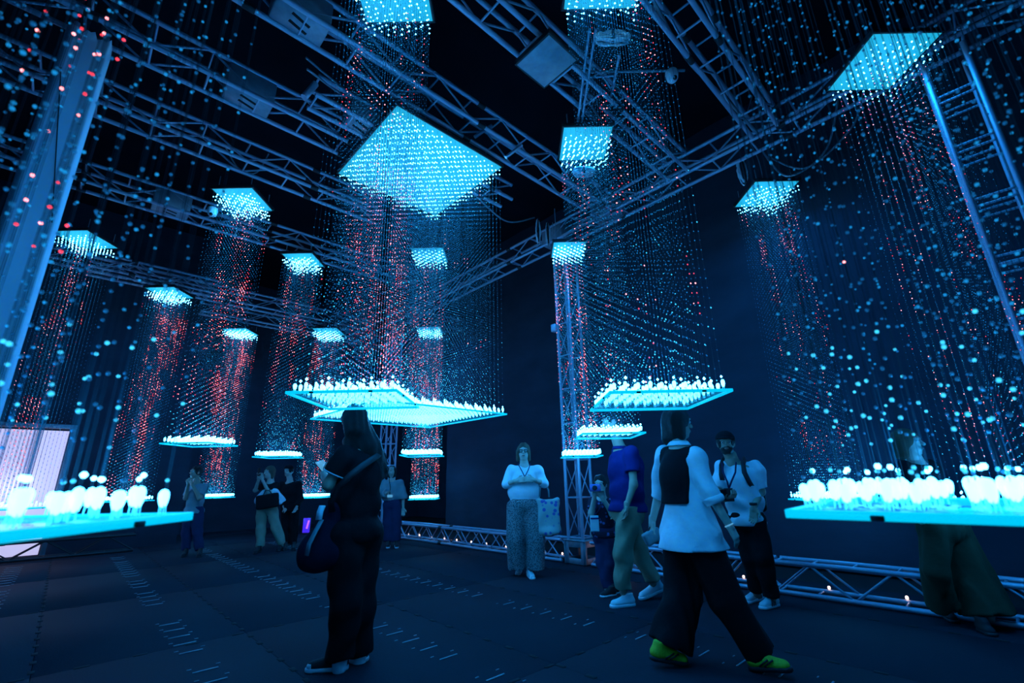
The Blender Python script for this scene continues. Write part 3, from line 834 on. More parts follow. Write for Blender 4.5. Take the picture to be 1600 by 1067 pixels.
# ================================================================== PEOPLE
def unit(v): v = _v(v); return v / (np.linalg.norm(v) + 1e-12)
class Fig:
    def __init__(s, label, base, vox=.011, cat='person', group=None):
        s.base = np.array([base[0], base[1], 0.0]); s.vox = vox
        s.th = thing('person', s.base, label, cat, group)
    def add(s, name, data, m, parent=None, smooth=True, label=None):
        V, Q = data
        o = link(name, raw_mesh(name, V - s.base, Q, m, smooth=smooth), s.th)
        if parent is not None: o.parent = parent
        if label: o['label'] = label
        return o
def head_prims(c, fwd, up, k, neck):
    fwd = unit(fwd); lat = unit(np.cross(fwd, up)); up = unit(np.cross(lat, fwd)); Fm = [lat, fwd, up]
    P = [ell(c + up * .018 * k - fwd * .008 * k, _v((.075, .092, .098)) * k, Fm),
         ell(c - up * .050 * k + fwd * .016 * k, _v((.057, .066, .064)) * k, Fm),
         ell(c - up * .092 * k + fwd * .052 * k, _v((.026, .022, .020)) * k, Fm),
         cone(c + fwd * .082 * k + up * .014 * k, c + fwd * .106 * k - up * .022 * k, .009 * k, .014 * k),
         ell(c + fwd * .076 * k + up * .030 * k, _v((.056, .018, .012)) * k, Fm),
         ell(c + fwd * .078 * k - up * .056 * k, _v((.025, .012, .012)) * k, Fm),
         ell(c + lat * .076 * k - up * .004 * k, _v((.010, .020, .032)) * k, Fm),
         ell(c - lat * .076 * k - up * .004 * k, _v((.010, .020, .032)) * k, Fm),
         cone(c - up * .055 * k - fwd * .012 * k, neck, .052 * k, .060 * k)]
    M = [ell(c + lat * sg * .031 * k + fwd * .092 * k + up * .008 * k, _v((.017, .013, .011)) * k, Fm) for sg in (-1, 1)]
    return P, M, (lat, fwd, up)
def hand_prims(wr, d, nrm, side, curl=.5, k=1.0):
    """palm, four unequal fingers bent towards nrm, thumb from the side of the palm"""
    d = unit(d); nrm = unit(_v(nrm) - d * np.dot(nrm, d)); lat = np.cross(d, nrm) * side
    P = [rbox(wr + d * .048 * k, _v((.026, .036, .004)) * k, .010 * k, [lat, d, nrm]), cone(wr - d * .03 * k, wr + d * .02 * k, .026 * k, .026 * k)]
    for i, (o, L) in enumerate(((-.030, .062), (-.010, .073), (.010, .069), (.029, .055))):
        b = wr + d * .082 * k + lat * o * k
        a1 = curl * .9; d1 = unit(d * math.cos(a1) + nrm * math.sin(a1)); m = b + d1 * L * .5 * k
        a2 = curl * 2.0; d2 = unit(d * math.cos(a2) + nrm * math.sin(a2)); e = m + d2 * L * .5 * k
        P += [cone(b, m, .0088 * k, .0080 * k), cone(m, e, .0080 * k, .0066 * k)]
    tb = wr + d * .028 * k - lat * .028 * k; tm = tb + unit(d * .6 - lat * .75 + nrm * .25) * .036 * k; te = tm + unit(d * .9 - lat * .1 + nrm * (.2 + curl * .5)) * .030 * k
    P += [cone(tb, tm, .012 * k, .0098 * k), cone(tm, te, .0095 * k, .0076 * k)]
    return P
def torso_prims(J, depth=.105, grow=0.0, shw=1.0, waist=.80, hipw=.085, low=0.0):
    shm = (J['shL'] + J['shR']) / 2; hm = (J['hipL'] + J['hipR']) / 2
    up = unit(shm - hm); lat = unit(J['shR'] - J['shL']); lat = unit(lat - up * np.dot(lat, up)); fw = np.cross(up, lat)
    hw = np.linalg.norm(J['shR'] - J['shL']) / 2; L = np.linalg.norm(shm - hm); Fm = [lat, fw, up]
    hh = max(np.linalg.norm(J['hipR'] - J['hipL']) / 2, .07)
    g = grow
    P = [ell(hm + up * L * .70, (hw * shw * .92 + g, depth + g, L * .40), Fm),
         ell(hm + up * L * .38, (hw * waist + .02 + g, depth * .92 + g, L * .38), Fm),
         ell(hm + up * L * .04, (hh + hipw + g, depth * 1.05 + g, L * .26), Fm),
         cone(J['shL'] - up * .02, J['shR'] - up * .02, .058 + g, .058 + g)]
    if low: P.append(cone(hm + up * L * .3, hm - up * low, depth + .05 + g, depth + .07 + g, sq=(fw, 1.2)))
    return P, (lat, fw, up, hm, shm, L, hw, hh)
def shoe(fig, heel, toe, upm, solem, k=1.0, w_=.040, name='shoe', extra=None):
    heel = _v(heel); toe = _v(toe); d = unit(toe - heel); lat = unit(np.cross(d, [0, 0, 1])); n = np.cross(lat, d); L = np.linalg.norm(toe - heel)
    v = min(fig.vox, .008)
    P = [cone(heel + d * .042 * k + n * .045 * k, toe - d * .045 * k + n * .030 * k, .036 * k, w_ * .86 * k, sq=(n, 1.15)),
         cone(heel + d * .050 * k + n * .045 * k, heel + d * .058 * k + n * .098 * k, .037 * k, .036 * k),
         cone(heel + d * .09 * k + n * .075 * k, toe - d * .075 * k + n * .035 * k, .028 * k, .026 * k)]
    o = fig.add(name, sdf(P, v, .02, cuts=[(heel + n * .012, -n), (heel + n * .110 * k, n)]), upm)
    m = (heel + toe) / 2
    P = [cone(heel + d * .040 * k + n * .014, toe - d * .040 * k + n * .014, .039 * k, w_ * k)]
    fig.add('sole', sdf(P, v, 0, cuts=[(heel, -n), (heel + n * .026 * k, n)]), solem, parent=o)
    return o, d, n, lat
def person(label, base, J, fwd, skin=SKIN, vox=.011, k=1.0, up=(0, 0, 1), hands=None, eyes=True, depth=.105, group=None, lips=True):
    f = Fig(label, base, vox, group=group); c = J['head']
    hv = min(.0075, vox)
    HP, HM, (lat, fw, upv) = head_prims(c, fwd, _v(up), k, J['neck'])
    f.hf = (lat, fw, upv, c, k)
    V0, Q0 = sdf(HP, hv, .018 * k, minus=HM)
    TP, f.tf = torso_prims(J, depth)
    B = TP + [cone(J['neck'] + _v((0, 0, .03)), J['neck'] - _v((0, 0, .05)), .055 * k, .075 * k)]
    for s_ in 'LR':
        B += [cone(J['sh' + s_], J['el' + s_], .046 * k, .036 * k), cone(J['el' + s_], J['wr' + s_], .037 * k, .025 * k),
              cone(J['hip' + s_], J['kn' + s_], .078 * k, .052 * k), cone(J['kn' + s_], J['an' + s_], .052 * k, .036 * k)]
    V1, Q1 = sdf(B, vox, .035)
    parts = [(V0, Q0), (V1, Q1)]
    for s_ in 'LR':
        h = (hands or {}).get(s_, {})
        d = h.get('dir', J['wr' + s_] - J['el' + s_]); nrm = h.get('n', fw)
        if h.get('hide'): continue
        parts.append(sdf(hand_prims(J['wr' + s_], d, nrm, 1 if s_ == 'L' else -1, h.get('curl', .35), k * h.get('k', 1)), min(.006, vox), .006))
    V, Ps = join_data(parts)
    f.body = f.add('body', (V, Ps[0]), skin)
    if eyes:
        for sg in (-1, 1):
            e = c + lat * sg * .031 * k + fw * .079 * k + upv * .008 * k
            V, P = lathe_data([(0, -1), (.5, -.87), (.87, -.5), (1, 0), (.87, .5), (.5, .87), (0, 1)], 10)
            eo = f.add('eye', (V * .0115 * k + e, P), EYEW)
            V2, P2 = lathe_data([(0, -1), (.5, -.87), (.87, -.5), (1, 0), (.87, .5), (.5, .87), (0, 1)], 8)
            f.add('iris', (V2 * .0060 * k + e + fw * .0075 * k, P2), EYED, parent=eo)
            b = sdf([cone(e + upv * .021 * k - lat * sg * .012 * k + fw * .010 * k, e + upv * .021 * k + lat * sg * .016 * k + fw * .003 * k, .0042 * k, .0035 * k)], .004, 0)
            f.add('eyebrow', b, HAIR)
        if lips: f.add('lips', sdf([ell(c + fw * .089 * k - upv * .056 * k, _v((.021, .006, .0075)) * k, [lat, fw, upv])], .004, 0), LIP)
    return f
def hair(f, m, style='short', extra=(), vox=None):
    lat, fw, up, c, k = f.hf; Fm = [lat, fw, up]
    v = vox or min(f.vox, .010)
    P = [ell(c + up * .026 * k - fw * .016 * k, _v((.088, .104, .104)) * k, Fm)]
    M = [ell(c + fw * .105 * k - up * .045 * k, _v((.066, .080, .105)) * k, Fm)]
    if style in ('bob', 'long'):
        for sg in (-1, 1): P.append(cone(c + lat * sg * .070 * k - fw * .01 * k, c + lat * sg * .074 * k - up * .10 * k - fw * .02 * k, .030 * k, .026 * k))
        P.append(ell(c - up * .05 * k - fw * .06 * k, _v((.080, .05, .09)) * k, Fm))
    else:
        M.append(ell(c - up * .115 * k, _v((.12, .12, .075)) * k, Fm))
    P += list(extra)
    return f.add('hair', sdf(P, v, .02, minus=M, fold=.0025, fseed=len(extra) + c[0], fdir=tuple(lat), ffreq=110), m)
def trousers(f, J, m, r=(.10, .085, .075), hem='LR', fold=.0030, rw=.02, low=.03, depth=.115, seed=1, top=.0, k=.022, hipw=.09, hems=None, fdir=(0, 0, 1), ff=26):
    lat, fw, up, hm, shm, L, hw, hh = f.tf
    P = [ell(hm + up * .02, (hh + hipw + .012, depth + .012, .14), [lat, fw, up])]
    for s_ in 'LR':
        rr = (hems or {}).get(s_, r)
        P += [cone(J['hip' + s_], J['kn' + s_], rr[0], rr[1]), cone(J['kn' + s_], J['an' + s_] + _v((0, 0, low)), rr[1], rr[2], cut_b=True)]
    return f.add('trousers', sdf(P, f.vox, k, cuts=[(hm + up * (.10 + top), up)], fold=fold, fseed=seed, ffreq=ff, fdir=fdir), m)
def shirt(f, J, m, sleeve=.55, r=(.066, .062), hem=-.02, grow=.014, fold=.0028, name='shirt', depth=.115, seed=2, flare=0.0, hipw=.09, sleeves='LR', cuff=None, neckcut=.045, shw=1.0, waist=.86):
    lat, fw, up, hm, shm, L, hw, hh = f.tf
    P, _ = torso_prims(J, depth, grow, shw, waist, hipw)
    if flare: P.append(cone(hm + up * L * .45, hm + up * (hem + .0), depth + .02, depth + flare, sq=(fw, 1.15)))
    for s_ in sleeves:
        a, b, c_ = J['sh' + s_], J['el' + s_], J['wr' + s_]
        if sleeve <= 1: P.append(cone(a, a + (b - a) * sleeve, r[0], r[1], cut_b=True))
        else: P += [cone(a, b, r[0], r[1]), cone(b, b + (c_ - b) * (sleeve - 1), r[1], r[1] * .92 if cuff is None else cuff, cut_b=True)]
    lat2, fw2, up2, hc, kk = f.hf
    M = [ell(J['neck'] + up * .03, (.072 * kk, .070 * kk, neckcut), [lat, fw, up])]
    return f.add(name, sdf(P, f.vox, .022, cuts=[(hm + up * hem, -up)], minus=M, fold=fold, fseed=seed, ffreq=30, fdir=(.3, .2, 1)), m)
def strip(pts, wdt, th, nrm=(0, -1, 0)):
    """flat band along points"""
    pts = np.asarray(pts, float); T = np.gradient(pts, axis=0); V = []; nrm = unit(nrm)
    for p, t in zip(pts, T):
        t = unit(t); u = unit(np.cross(t, nrm)); n2 = np.cross(u, t)
        for a, b in ((-1, -1), (1, -1), (1, 1), (-1, 1)): V.append(p + u * a * wdt / 2 + n2 * b * th / 2)
    P = [[k * 4 + i, k * 4 + (i + 1) % 4, (k + 1) * 4 + (i + 1) % 4, (k + 1) * 4 + i] for k in range(len(pts) - 1) for i in range(4)]
    P += [[3, 2, 1, 0], [len(V) - 4, len(V) - 3, len(V) - 2, len(V) - 1]]
    return np.array(V), np.array(P)
def mk(Y, **px):
    """joints from what the photo shows: name=(x, y[, depth offset])"""
    return {n: at(p[0], p[1], Y + (p[2] if len(p) > 2 else 0)) for n, p in px.items()}
def phone(label, c, d, nrm, lit=True):
    d = unit(d); nrm = unit(_v(nrm) - d * np.dot(nrm, d)); l = np.cross(d, nrm)
    th = thing('mobile_phone', c, label, 'phone')
    M = Matrix([list(l), list(d), list(nrm)]).transposed().to_euler()
    V, P4, P3 = bevel_box_data(.073, .150, .009, .003)
    link('case', raw_mesh('case', V, [P4, P3], BLACK), th, (0, 0, 0), M)
    V, P4, P3 = bevel_box_data(.066, .140, .002, .0008)
    link('screen', raw_mesh('screen', V, [P4, P3], SCREEN if lit else EYED), th, tuple(nrm * .0052), M)
    return th

# --- the woman in black in the foreground
Y = 3.50
J = mk(Y, head=(552, 658), neck=(560, 696), shL=(538, 713, -.13), shR=(588, 714, .12), elL=(513, 757, -.14), elR=(585, 768, .16), wrL=(505, 739, .10), wrR=(520, 745, .22),
       hipL=(538, 835, -.08), hipR=(570, 833, .09), knL=(541, 945, -.06), knR=(562, 942, .08), anL=(531, 1031, -.02), anR=(562, 1023, .14))
f = person('woman in black seen from behind in the foreground, long dark hair, looking at her phone', (J['anL'] + J['anR']) / 2, J, (-.78, .55, -.22), SKIN, .010,
           hands={'L': dict(dir=(-.2, .7, .5), n=(.6, .5, -.1), curl=.5), 'R': dict(dir=(-.6, .1, .4), n=(-.2, .6, 0), curl=.5)}, depth=.12, eyes=True)
hair(f, HAIR, 'long', [cone(at(556, 662, Y + .03), at(577, 700, Y + .02), .098, .088), cone(at(577, 700, Y + .02), at(590, 742, Y + .02), .090, .055, cut_b=False),
                       cone(at(548, 690, Y - .03), at(560, 735, Y - .08), .060, .030), cone(at(592, 705, Y + .02), at(603, 735, Y + .03), .035, .016)], .009)
shirt(f, J, F_BLACK, .62, (.078, .080), hem=-.05, depth=.155, waist=.98, name='tee_shirt', seed=3)
up_ = unit(J['elL'] - J['shL']); hc = J['shL'] + up_ * np.linalg.norm(J['elL'] - J['shL']) * .62
f.add('sleeve_trim', sdf([cone(hc - up_ * .004, hc + up_ * .004, .0845, .0845, cut_a=True, cut_b=True)], .006, 0), RUBBER_W)
trousers(f, J, F_BLACK, (.125, .105, .088), depth=.155, seed=4, hipw=.10, fold=.004, low=.015)
for s_, (hx, hy, tx, ty) in {'L': (545, 1046, 476, 1050), 'R': (577, 1031, 545, 1036)}.items():
    o, d, n, lt = shoe(f, ground(hx, hy), ground(tx, ty), SHOE_BK, RUBBER_W, 1.05, name='shoe')
    toe = ground(tx, ty); f.add('toe_cap', sdf([ell(toe - d * .045 + n * .032, (.040, .036, .026), [lt, d, n])], .007, 0, cuts=[(toe - d * .05, -d), (toe + n * .012, -n)]), RUBBER_W, parent=o)
    f.add('sock', sdf([cone(J['an' + s_] + _v((0, 0, .03)), J['an' + s_] - _v((0, 0, .045)), .050, .046)], .008, 0), F_WHITE)
phone('lit mobile phone held by the woman in black', at(505, 729, Y + .12), (-.55, .35, .45), (.45, -.72, .5))
bag = thing('shoulder_bag', at(507, 845, Y - .16), 'large dark shoulder bag hanging at the side of the woman in black', 'bag')
b0 = np.array(bag.location)
def addto(par, name, data, m, smooth=True, b0=None):
    V, Q = data; return link(name, raw_mesh(name, V - (np.array(par.location) if b0 is None else b0), Q, m, smooth=smooth), par)
addto(bag, 'pouch', sdf([cone(at(520, 800, Y - .15), at(497, 862, Y - .17), .060, .125, sq=((.3, -.9, 0), 1.7)), cone(at(497, 862, Y - .17), at(522, 862, Y - .15), .115, .10, sq=((.3, -.9, 0), 1.7))], .010, .06, fold=.004, ffreq=20), F_BAG)
addto(bag, 'strap', strip([at(*p) for p in ((519, 800, Y - .22), (517, 785, Y - .26), (530, 760, Y - .30), (548, 742, Y - .33), (566, 728, Y - .26), (590, 712, Y - .05), (598, 704, Y + .06))], .042, .006, (.2, -1, 0)), BLACK, False)
addto(bag, 'side_stripe', strip([at(*p) for p in ((503, 812, Y - .26), (493, 830, Y - .31), (483, 850, Y - .345), (479, 868, Y - .335))], .030, .006, (-.2, -1, 0)), F_GREYBLUE, False)
addto(bag, 'lining_flap', strip([at(*p) for p in ((504, 790, Y - .24), (500, 800, Y - .26), (498, 812, Y - .27))], .045, .008, (-.2, -1, 0)), F_WHITE, False)

# --- the striding woman in white blouse and black vest
Y = 3.50
J = mk(Y, head=(1059, 662, .02), neck=(1060, 692), shL=(1037, 710, .12), shR=(1087, 712, -.11), elL=(1031, 764, .20), elR=(1107, 768, -.16), wrL=(1019, 815, .24), wrR=(1139, 820, -.20),
       hipL=(1066, 842, .08), hipR=(1096, 842, -.08), knL=(1066, 930, .06), knR=(1135, 935, -.10), anL=(1047, 1010, .02), anR=(1187, 1022, -.12))
f = person('woman in white blouse and black vest striding right, yellow-green shoes', (J['anL'] + J['anR']) / 2, J, (.97, .16, 0), SKIN_P, .010,
           hands={'L': dict(dir=(-.1, 0, -1), n=(1, .2, 0), curl=.9), 'R': dict(dir=(.35, -.1, -.9), n=(-.6, .6, 0), curl=.35)}, depth=.11)
hair(f, HAIR, 'bob', [cone(at(1050, 664, Y + .03), at(1046, 684, Y + .03), .085, .060)], .009)
shirt(f, J, F_WHITE, 1.30, (.064, .064), hem=-.06, depth=.130, flare=.12, waist=.82, name='blouse', seed=5, fold=.004, grow=.018, cuff=.055, hipw=.125)
d_ = unit(J['wrR'] - J['elR']); c_ = J['elR'] + d_ * np.linalg.norm(J['wrR'] - J['elR']) * .26
f.add('rolled_cuff', sdf([cone(c_ - d_ * .025, c_ + d_ * .030, .074, .070, cut_a=True, cut_b=True)], .008, 0, fold=.003, ffreq=90), F_WHITE)
lat, fw, up, hm, shm, L, hw, hh = f.tf
P, _ = torso_prims(J, .152, .032, .94, .90, .10)
f.add('vest', sdf(P[:2] + [cone(J['shL'] - up * .02 - (J['shL'] - J['shR']) * .17, J['shR'] - up * .02 - (J['shR'] - J['shL']) * .17, .083, .083)], .010, .03,
                  cuts=[(hm + up * L * .42, -up), (J['shR'] + (J['shL'] - J['shR']) * .02, unit(J['shR'] - J['shL'])), (J['shL'] + (J['shR'] - J['shL']) * .04, unit(J['shL'] - J['shR']))]), F_BLACK)
f.add('collar', sdf([cone(J['neck'] - _v((0, 0, .022)), J['neck'] + _v((0, 0, .012)), .090, .068, cut_a=True, cut_b=True)], .008, 0), F_WHITE)
trousers(f, J, F_BLACK, (.12, .11, .10), hems={'L': (.125, .125, .140), 'R': (.125, .112, .098)}, depth=.135, seed=6, fold=.0035, low=.005, fdir=(1, .6, .1), ff=40)
for s_, (hx, hy, hz, tx, ty, tz) in {'L': (1014, 1030, .05, 1076, 1040, .0), 'R': (1170, 1046, .0, 1240, 1050, .045)}.items():
    o, d, n, lt = shoe(f, ground(hx, hy, hz), ground(tx, ty, tz), SHOE_Y, BLACK, 1.05, .042, name='running_shoe')
    hp = ground(hx, hy, hz)
    for q, (a, b) in enumerate(((.09, .15), (.12, .18))):
        f.add('side_stripe', strip([hp + d * a - lt * -.043 * 1.0 + n * .03, hp + d * (a + b) / 2 + lt * .046 + n * .05, hp + d * b + lt * .038 + n * .066], .010, .004, tuple(lt)), BLACK, parent=o)
    f.add('sock', sdf([cone(J['an' + s_] + _v((0, 0, .05)), J['an' + s_] - _v((0, 0, .035)), .044, .044)], .008, 0), F_GREYBLUE)
f.add('bracelet', sdf([cone(J['wrR'] - d_ * .004, J['wrR'] + d_ * .006, .031, .031, cut_a=True, cut_b=True)], .005, 0), SCREEN)  # emission put on the bracelet imitates its shine
hb = thing('hand_bag', at(1020, 838, Y + .24), 'small pale handbag carried in the left hand of the striding woman', 'bag')
addto(hb, 'pouch', sdf([rbox(at(1019, 838, Y + .24), (.055, .022, .032), .014, [unit((.9, .1, .45)), unit((-.1, 1, 0)), unit((-.45, 0, .9))])], .008, 0), F_GREYBLUE)
addto(hb, 'handle', hose_data([at(*p) for p in ((1012, 832, Y + .24), (1016, 822, Y + .24), (1022, 822, Y + .24), (1028, 830, Y + .24))], .006), BLACK)

# --- the man with a cap
Y = 4.80
J = mk(Y, head=(1134, 693, -.03), neck=(1143, 716, .01), shL=(1181, 731, -.07), shR=(1128, 729, .07), elL=(1189, 768, -.05), elR=(1122, 768, .04), wrL=(1178, 793, -.20), wrR=(1135, 779, -.20),
       hipL=(1180, 816, -.04), hipR=(1155, 815, .05), knL=(1193, 872, -.08), knR=(1174, 870, .03), anL=(1206, 936, -.02), anR=(1183, 928, .13))
f = person('bearded man in dark cap, pale tee shirt and black trousers, standing near the right tray', (J['anL'] + J['anR']) / 2, J, (-.38, -.92, -.02), SKIN, .011,
           hands={'L': dict(dir=(-.2, 0, -1), n=(-.6, -.6, 0), curl=.4), 'R': dict(dir=(.3, -.7, .2), n=(0, 0, 1), curl=.7)}, depth=.115)
lat, fw, up, c, k = f.hf; Fm = [lat, fw, up]
hair(f, HAIR, 'short')
f.add('beard', sdf([ell(c - up * .066 + fw * .030, (.060, .068, .046), Fm)], .008, 0, minus=[ell(c - up * .045 + fw * .10, (.026, .03, .020), Fm)], cuts=[(c - up * .036, up)], fold=.002, ffreq=120), HAIR)
f.add('moustache', sdf([cone(c + fw * .098 - up * .038 - lat * .022, c + fw * .098 - up * .038 + lat * .022, .006, .006)], .005, 0), HAIR)
f.add('cap', sdf([ell(c + up * .040 - fw * .006, (.094, .110, .092), Fm)], .008, 0, cuts=[(c + up * .045, -up)]), F_BLACK)
f.add('cap_brim', sdf([ell(c + up * .050 + fw * .125, (.070, .075, .010), Fm)], .006, 0), F_BLACK)
shirt(f, J, F_WHITE, .88, (.068, .078), hem=-.03, depth=.130, grow=.014, waist=.92, name='tee_shirt', seed=7, fold=.005)
trousers(f, J, F_BLACK, (.105, .085, .070), depth=.125, seed=8)
for s_, (hx, hy, tx, ty) in {'L': (1216, 946, 1189, 953), 'R': (1192, 935, 1165, 944)}.items():
    o, d, n, lt = shoe(f, ground(hx, hy), ground(tx, ty), SHOE_W, RUBBER_W, 1.08, name='sneaker'); hp = ground(hx, hy)
    sd = lt if np.dot(lt, [0, -1, 0]) > 0 else -lt
    for q in range(3):
        f.add('dark_stripe', strip([hp + d * (.11 + q * .026) + sd * .047 + n * .025, hp + d * (.10 + q * .026) + sd * .044 + n * .055, hp + d * (.085 + q * .026) + sd * .034 + n * .078], .011, .003, tuple(sd)), BLACK, parent=o)
f.add('watch', sdf([cone(J['wrL'] + _v((0, 0, .02)), J['wrL'] + _v((0, 0, .045)), .034, .034, cut_a=True, cut_b=True)], .006, 0), BLACK)
f.add('lanyard', strip([at(1128, 722, Y - .10), at(1130, 738, Y - .19), at(1136, 752, Y - .22), at(1139, 763, Y - .22)], .016, .003), F_JEAN)
f.add('lanyard', strip([at(1150, 722, Y - .12), at(1149, 738, Y - .20), at(1143, 752, Y - .22), at(1139, 763, Y - .22)], .016, .003), F_JEAN)
f.add('badge', sdf([rbox(at(1139, 773, Y - .235), (.038, .006, .055), .005)], .006, 0), BLACK)
bp2_ = thing('backpack', at(1170, 765, Y + .24), 'black backpack worn by the capped man, mostly its straps in view', 'bag')
addto(bp2_, 'pack', sdf([rbox(at(1168, 765, Y + .21), (.11, .055, .17), .045, [unit((.85, -.5, 0)), unit((.5, .85, 0)), (0, 0, 1)])], .012, 0), F_BLACK)
for pts in (((1164, 716, Y - .02), (1161, 724, Y - .13), (1163, 738, Y - .20), (1170, 752, Y - .19), (1178, 765, Y - .10)), ((1131, 716, Y + .07), (1127, 728, Y - .05), (1127, 742, Y - .13), (1129, 750, Y - .15))):
    addto(bp2_, 'strap', strip([at(*p) for p in pts], .045, .012), BLACK, False)
phone('dark phone held low by the capped man', at(1131, 773, Y - .27), (-.3, -.5, .5), (.1, .5, .8), False)

# --- the man in the navy polo shirt
Y = 4.98
J = mk(Y, head=(955, 660), neck=(968, 699), shL=(986, 708, -.17), shR=(968, 706, .17), elL=(990, 757, -.22), elR=(968, 757, .22), wrL=(979, 791, -.24), wrR=(962, 790, .22),
       hipL=(983, 803, -.09), hipR=(979, 802, .09), knL=(973, 868, -.08), knR=(1000, 864, .10), anL=(974, 925, -.05), anR=(1020, 911, .12))
f = person('man in navy polo shirt and beige trousers stepping left, head behind a tray', (J['anL'] + J['anR']) / 2, J, (-.98, -.18, -.05), SKIN, .011,
           hands={'L': dict(dir=(-.1, 0, -1), n=(-.9, .3, 0), curl=.5), 'R': dict(dir=(-.2, 0, -1), n=(-1, 0, 0))}, depth=.14)
hair(f, HAIR, 'short')
shirt(f, J, F_NAVY, .60, (.080, .076), hem=.02, depth=.180, waist=.95, name='polo_shirt', seed=9, grow=.012)
f.add('collar', sdf([cone(J['neck'] - _v((0, 0, .02)), J['neck'] + _v((0, 0, .015)), .080, .070, cut_a=True, cut_b=True)], .008, 0), F_NAVY)
trousers(f, J, F_BEIGE, (.118, .092, .078), depth=.165, seed=10, fold=.005, top=-.02)
for (hx, hy, hz, tx, ty, tz) in ((993, 946, 0, 954, 950, 0), (1038, 921, .07, 1000, 938, .0)):
    shoe(f, ground(hx, hy, hz), ground(tx, ty, tz), SHOE_W, RUBBER_W, 1.08, .045, name='sneaker')

# --- the boy with the camera
Y = 5.52
J = mk(Y, head=(938, 757), neck=(940, 776), shL=(956, 785, -.02), shR=(927, 785, .02), elL=(957, 803, -.16), elR=(924, 802, -.10), wrL=(942, 779, -.20), wrR=(929, 775, -.20),
       hipL=(950, 836, 0), hipR=(937, 836, .03), knL=(952, 880, -.02), knR=(941, 880, .02), anL=(957, 922, .02), anR=(950, 924, -.03))
f = person('boy in dark patterned tee holding a camera to his face, beside the man in navy', (J['anL'] + J['anR']) / 2, J, (-.40, -.92, 0), SKIN_P, .011, .90,
           hands={'L': dict(dir=(-.2, -.3, 1), n=(-.2, -.8, 0), curl=.7), 'R': dict(dir=(.1, -.3, 1), n=(0, -.8, 0), curl=.7)}, depth=.085)
hair(f, HAIR, 'short')
shirt(f, J, F_CAMO, .75, (.058, .060), hem=-.02, depth=.10, name='tee_shirt', seed=11, hipw=.06)
trousers(f, J, F_JEAN, (.075, .062, .052), depth=.095, seed=12, hipw=.06)
for (hx, hy, tx, ty) in ((963, 930, 938, 934), (968, 927, 950, 929)):
    shoe(f, ground(hx, hy), ground(tx, ty), SHOE_BK, RUBBER_W, .86, name='sneaker')
f.add('lanyard', strip([at(933, 782, Y - .10), at(931, 795, Y - .14), at(929, 806, Y - .15)], .010, .003), F_JEAN)
f.add('lanyard', strip([at(944, 782, Y - .10), at(937, 795, Y - .14), at(929, 806, Y - .15)], .010, .003), F_JEAN)
cd = f.add('badge_card', sdf([rbox(at(929, 818, Y - .155), (.046, .003, .080), .003)], .006, 0), RUBBER_W)
f.add('card_band', sdf([rbox(at(929, 810, Y - .162), (.045, .003, .008), .002)], .005, 0), F_NAVY, parent=cd)
vc = thing('compact_camera', at(930, 762, Y - .28), 'small camera lifted to the face of the boy', 'camera')
box('camera_body', mat('violet_plastic', (.15, .16, .5), .4), (.12, .035, .075), (0, 0, 0), vc, -.3, .008)
lathe('lens', BLACK, [(0, 0), (.026, 0), (.026, .03), (.018, .034), (0, .030)], (-.006, -.018, 0), vc, 16, rot=(PI / 2, 0, -.3))

# --- the woman with glasses and the tote
Y = 6.42
J = mk(Y, head=(818, 706, -.03), neck=(819, 725), shL=(840, 734, -.02), shR=(799, 734, -.02), elL=(850, 755, -.06), elR=(791, 756, -.06), wrL=(834, 750, -.20), wrR=(807, 751, -.20),
       hipL=(830, 790, 0), hipR=(808, 790, 0), knL=(836, 842, -.02), knR=(806, 842, -.02), anL=(836, 888, -.02), anR=(809, 886, .04))
f = person('woman with glasses, white sweater and speckled wide trousers, hands clasped', (J['anL'] + J['anR']) / 2, J, (-.05, -.99, .04), SKIN_P, .012,
           hands={'L': dict(dir=(-.9, -.2, .15), n=(0, 1, -.2), curl=.5), 'R': dict(dir=(.9, -.25, .1), n=(0, 1, -.2), curl=.5)}, depth=.105)
hair(f, HAIR_B, 'bob')
lat, fw, up, c, k = f.hf
for sg in (-1, 1):
    e = c + lat * sg * .032 + fw * .098 + up * .006
    ring = [e + lat * .024 * math.cos(a) + up * .018 * math.sin(a) for a in np.linspace(0, 2 * PI, 17)]
    f.add('glasses_rim', hose_data(ring, .0042, 5), BLACK)
    f.add('glasses_arm', hose_data([e + lat * sg * .024, e + lat * sg * .048 - fw * .04, e + lat * sg * .048 - fw * .09], .003, 5), BLACK)
shirt(f, J, F_WHITE, 1.35, (.062, .058), hem=.055, depth=.125, name='sweater', seed=13, waist=1.02, grow=.02, fold=.003, cuff=.045)
trousers(f, J, F_PATT, (.13, .125, .118), depth=.14, seed=14, top=-.005, fold=.0045, low=-.01, fdir=(1, .5, .06), ff=48)
for (hx, hy, tx, ty) in ((826, 899, 833, 906), (812, 893, 809, 899)):
    shoe(f, ground(hx, hy), ground(tx, ty), SHOE_W, RUBBER_W, .98, name='flat_shoe')
f.add('lanyard', strip([at(809, 724, Y - .12), at(815, 735, Y - .18), at(820, 745, Y - .20)], .012, .003), F_JEAN)
f.add('lanyard', strip([at(829, 724, Y - .12), at(825, 735, Y - .18), at(820, 745, Y - .20)], .012, .003), F_JEAN)
tb = thing('tote_bag', at(857, 835, Y - .06), 'large floral tote bag hanging from the arm of the woman with glasses', 'bag')
c = at(857, 806, Y - .06)
addto(tb, 'bag_body', sdf([rbox(c, (.122, .038, .195), .022, [unit((1, -.1, 0)), unit((.1, 1, 0)), (0, 0, 1)]), cone(at(843, 830, Y - .06), at(868, 828, Y - .06), .07, .07)], .012, .03, fold=.006, ffreq=16), F_TOTE)
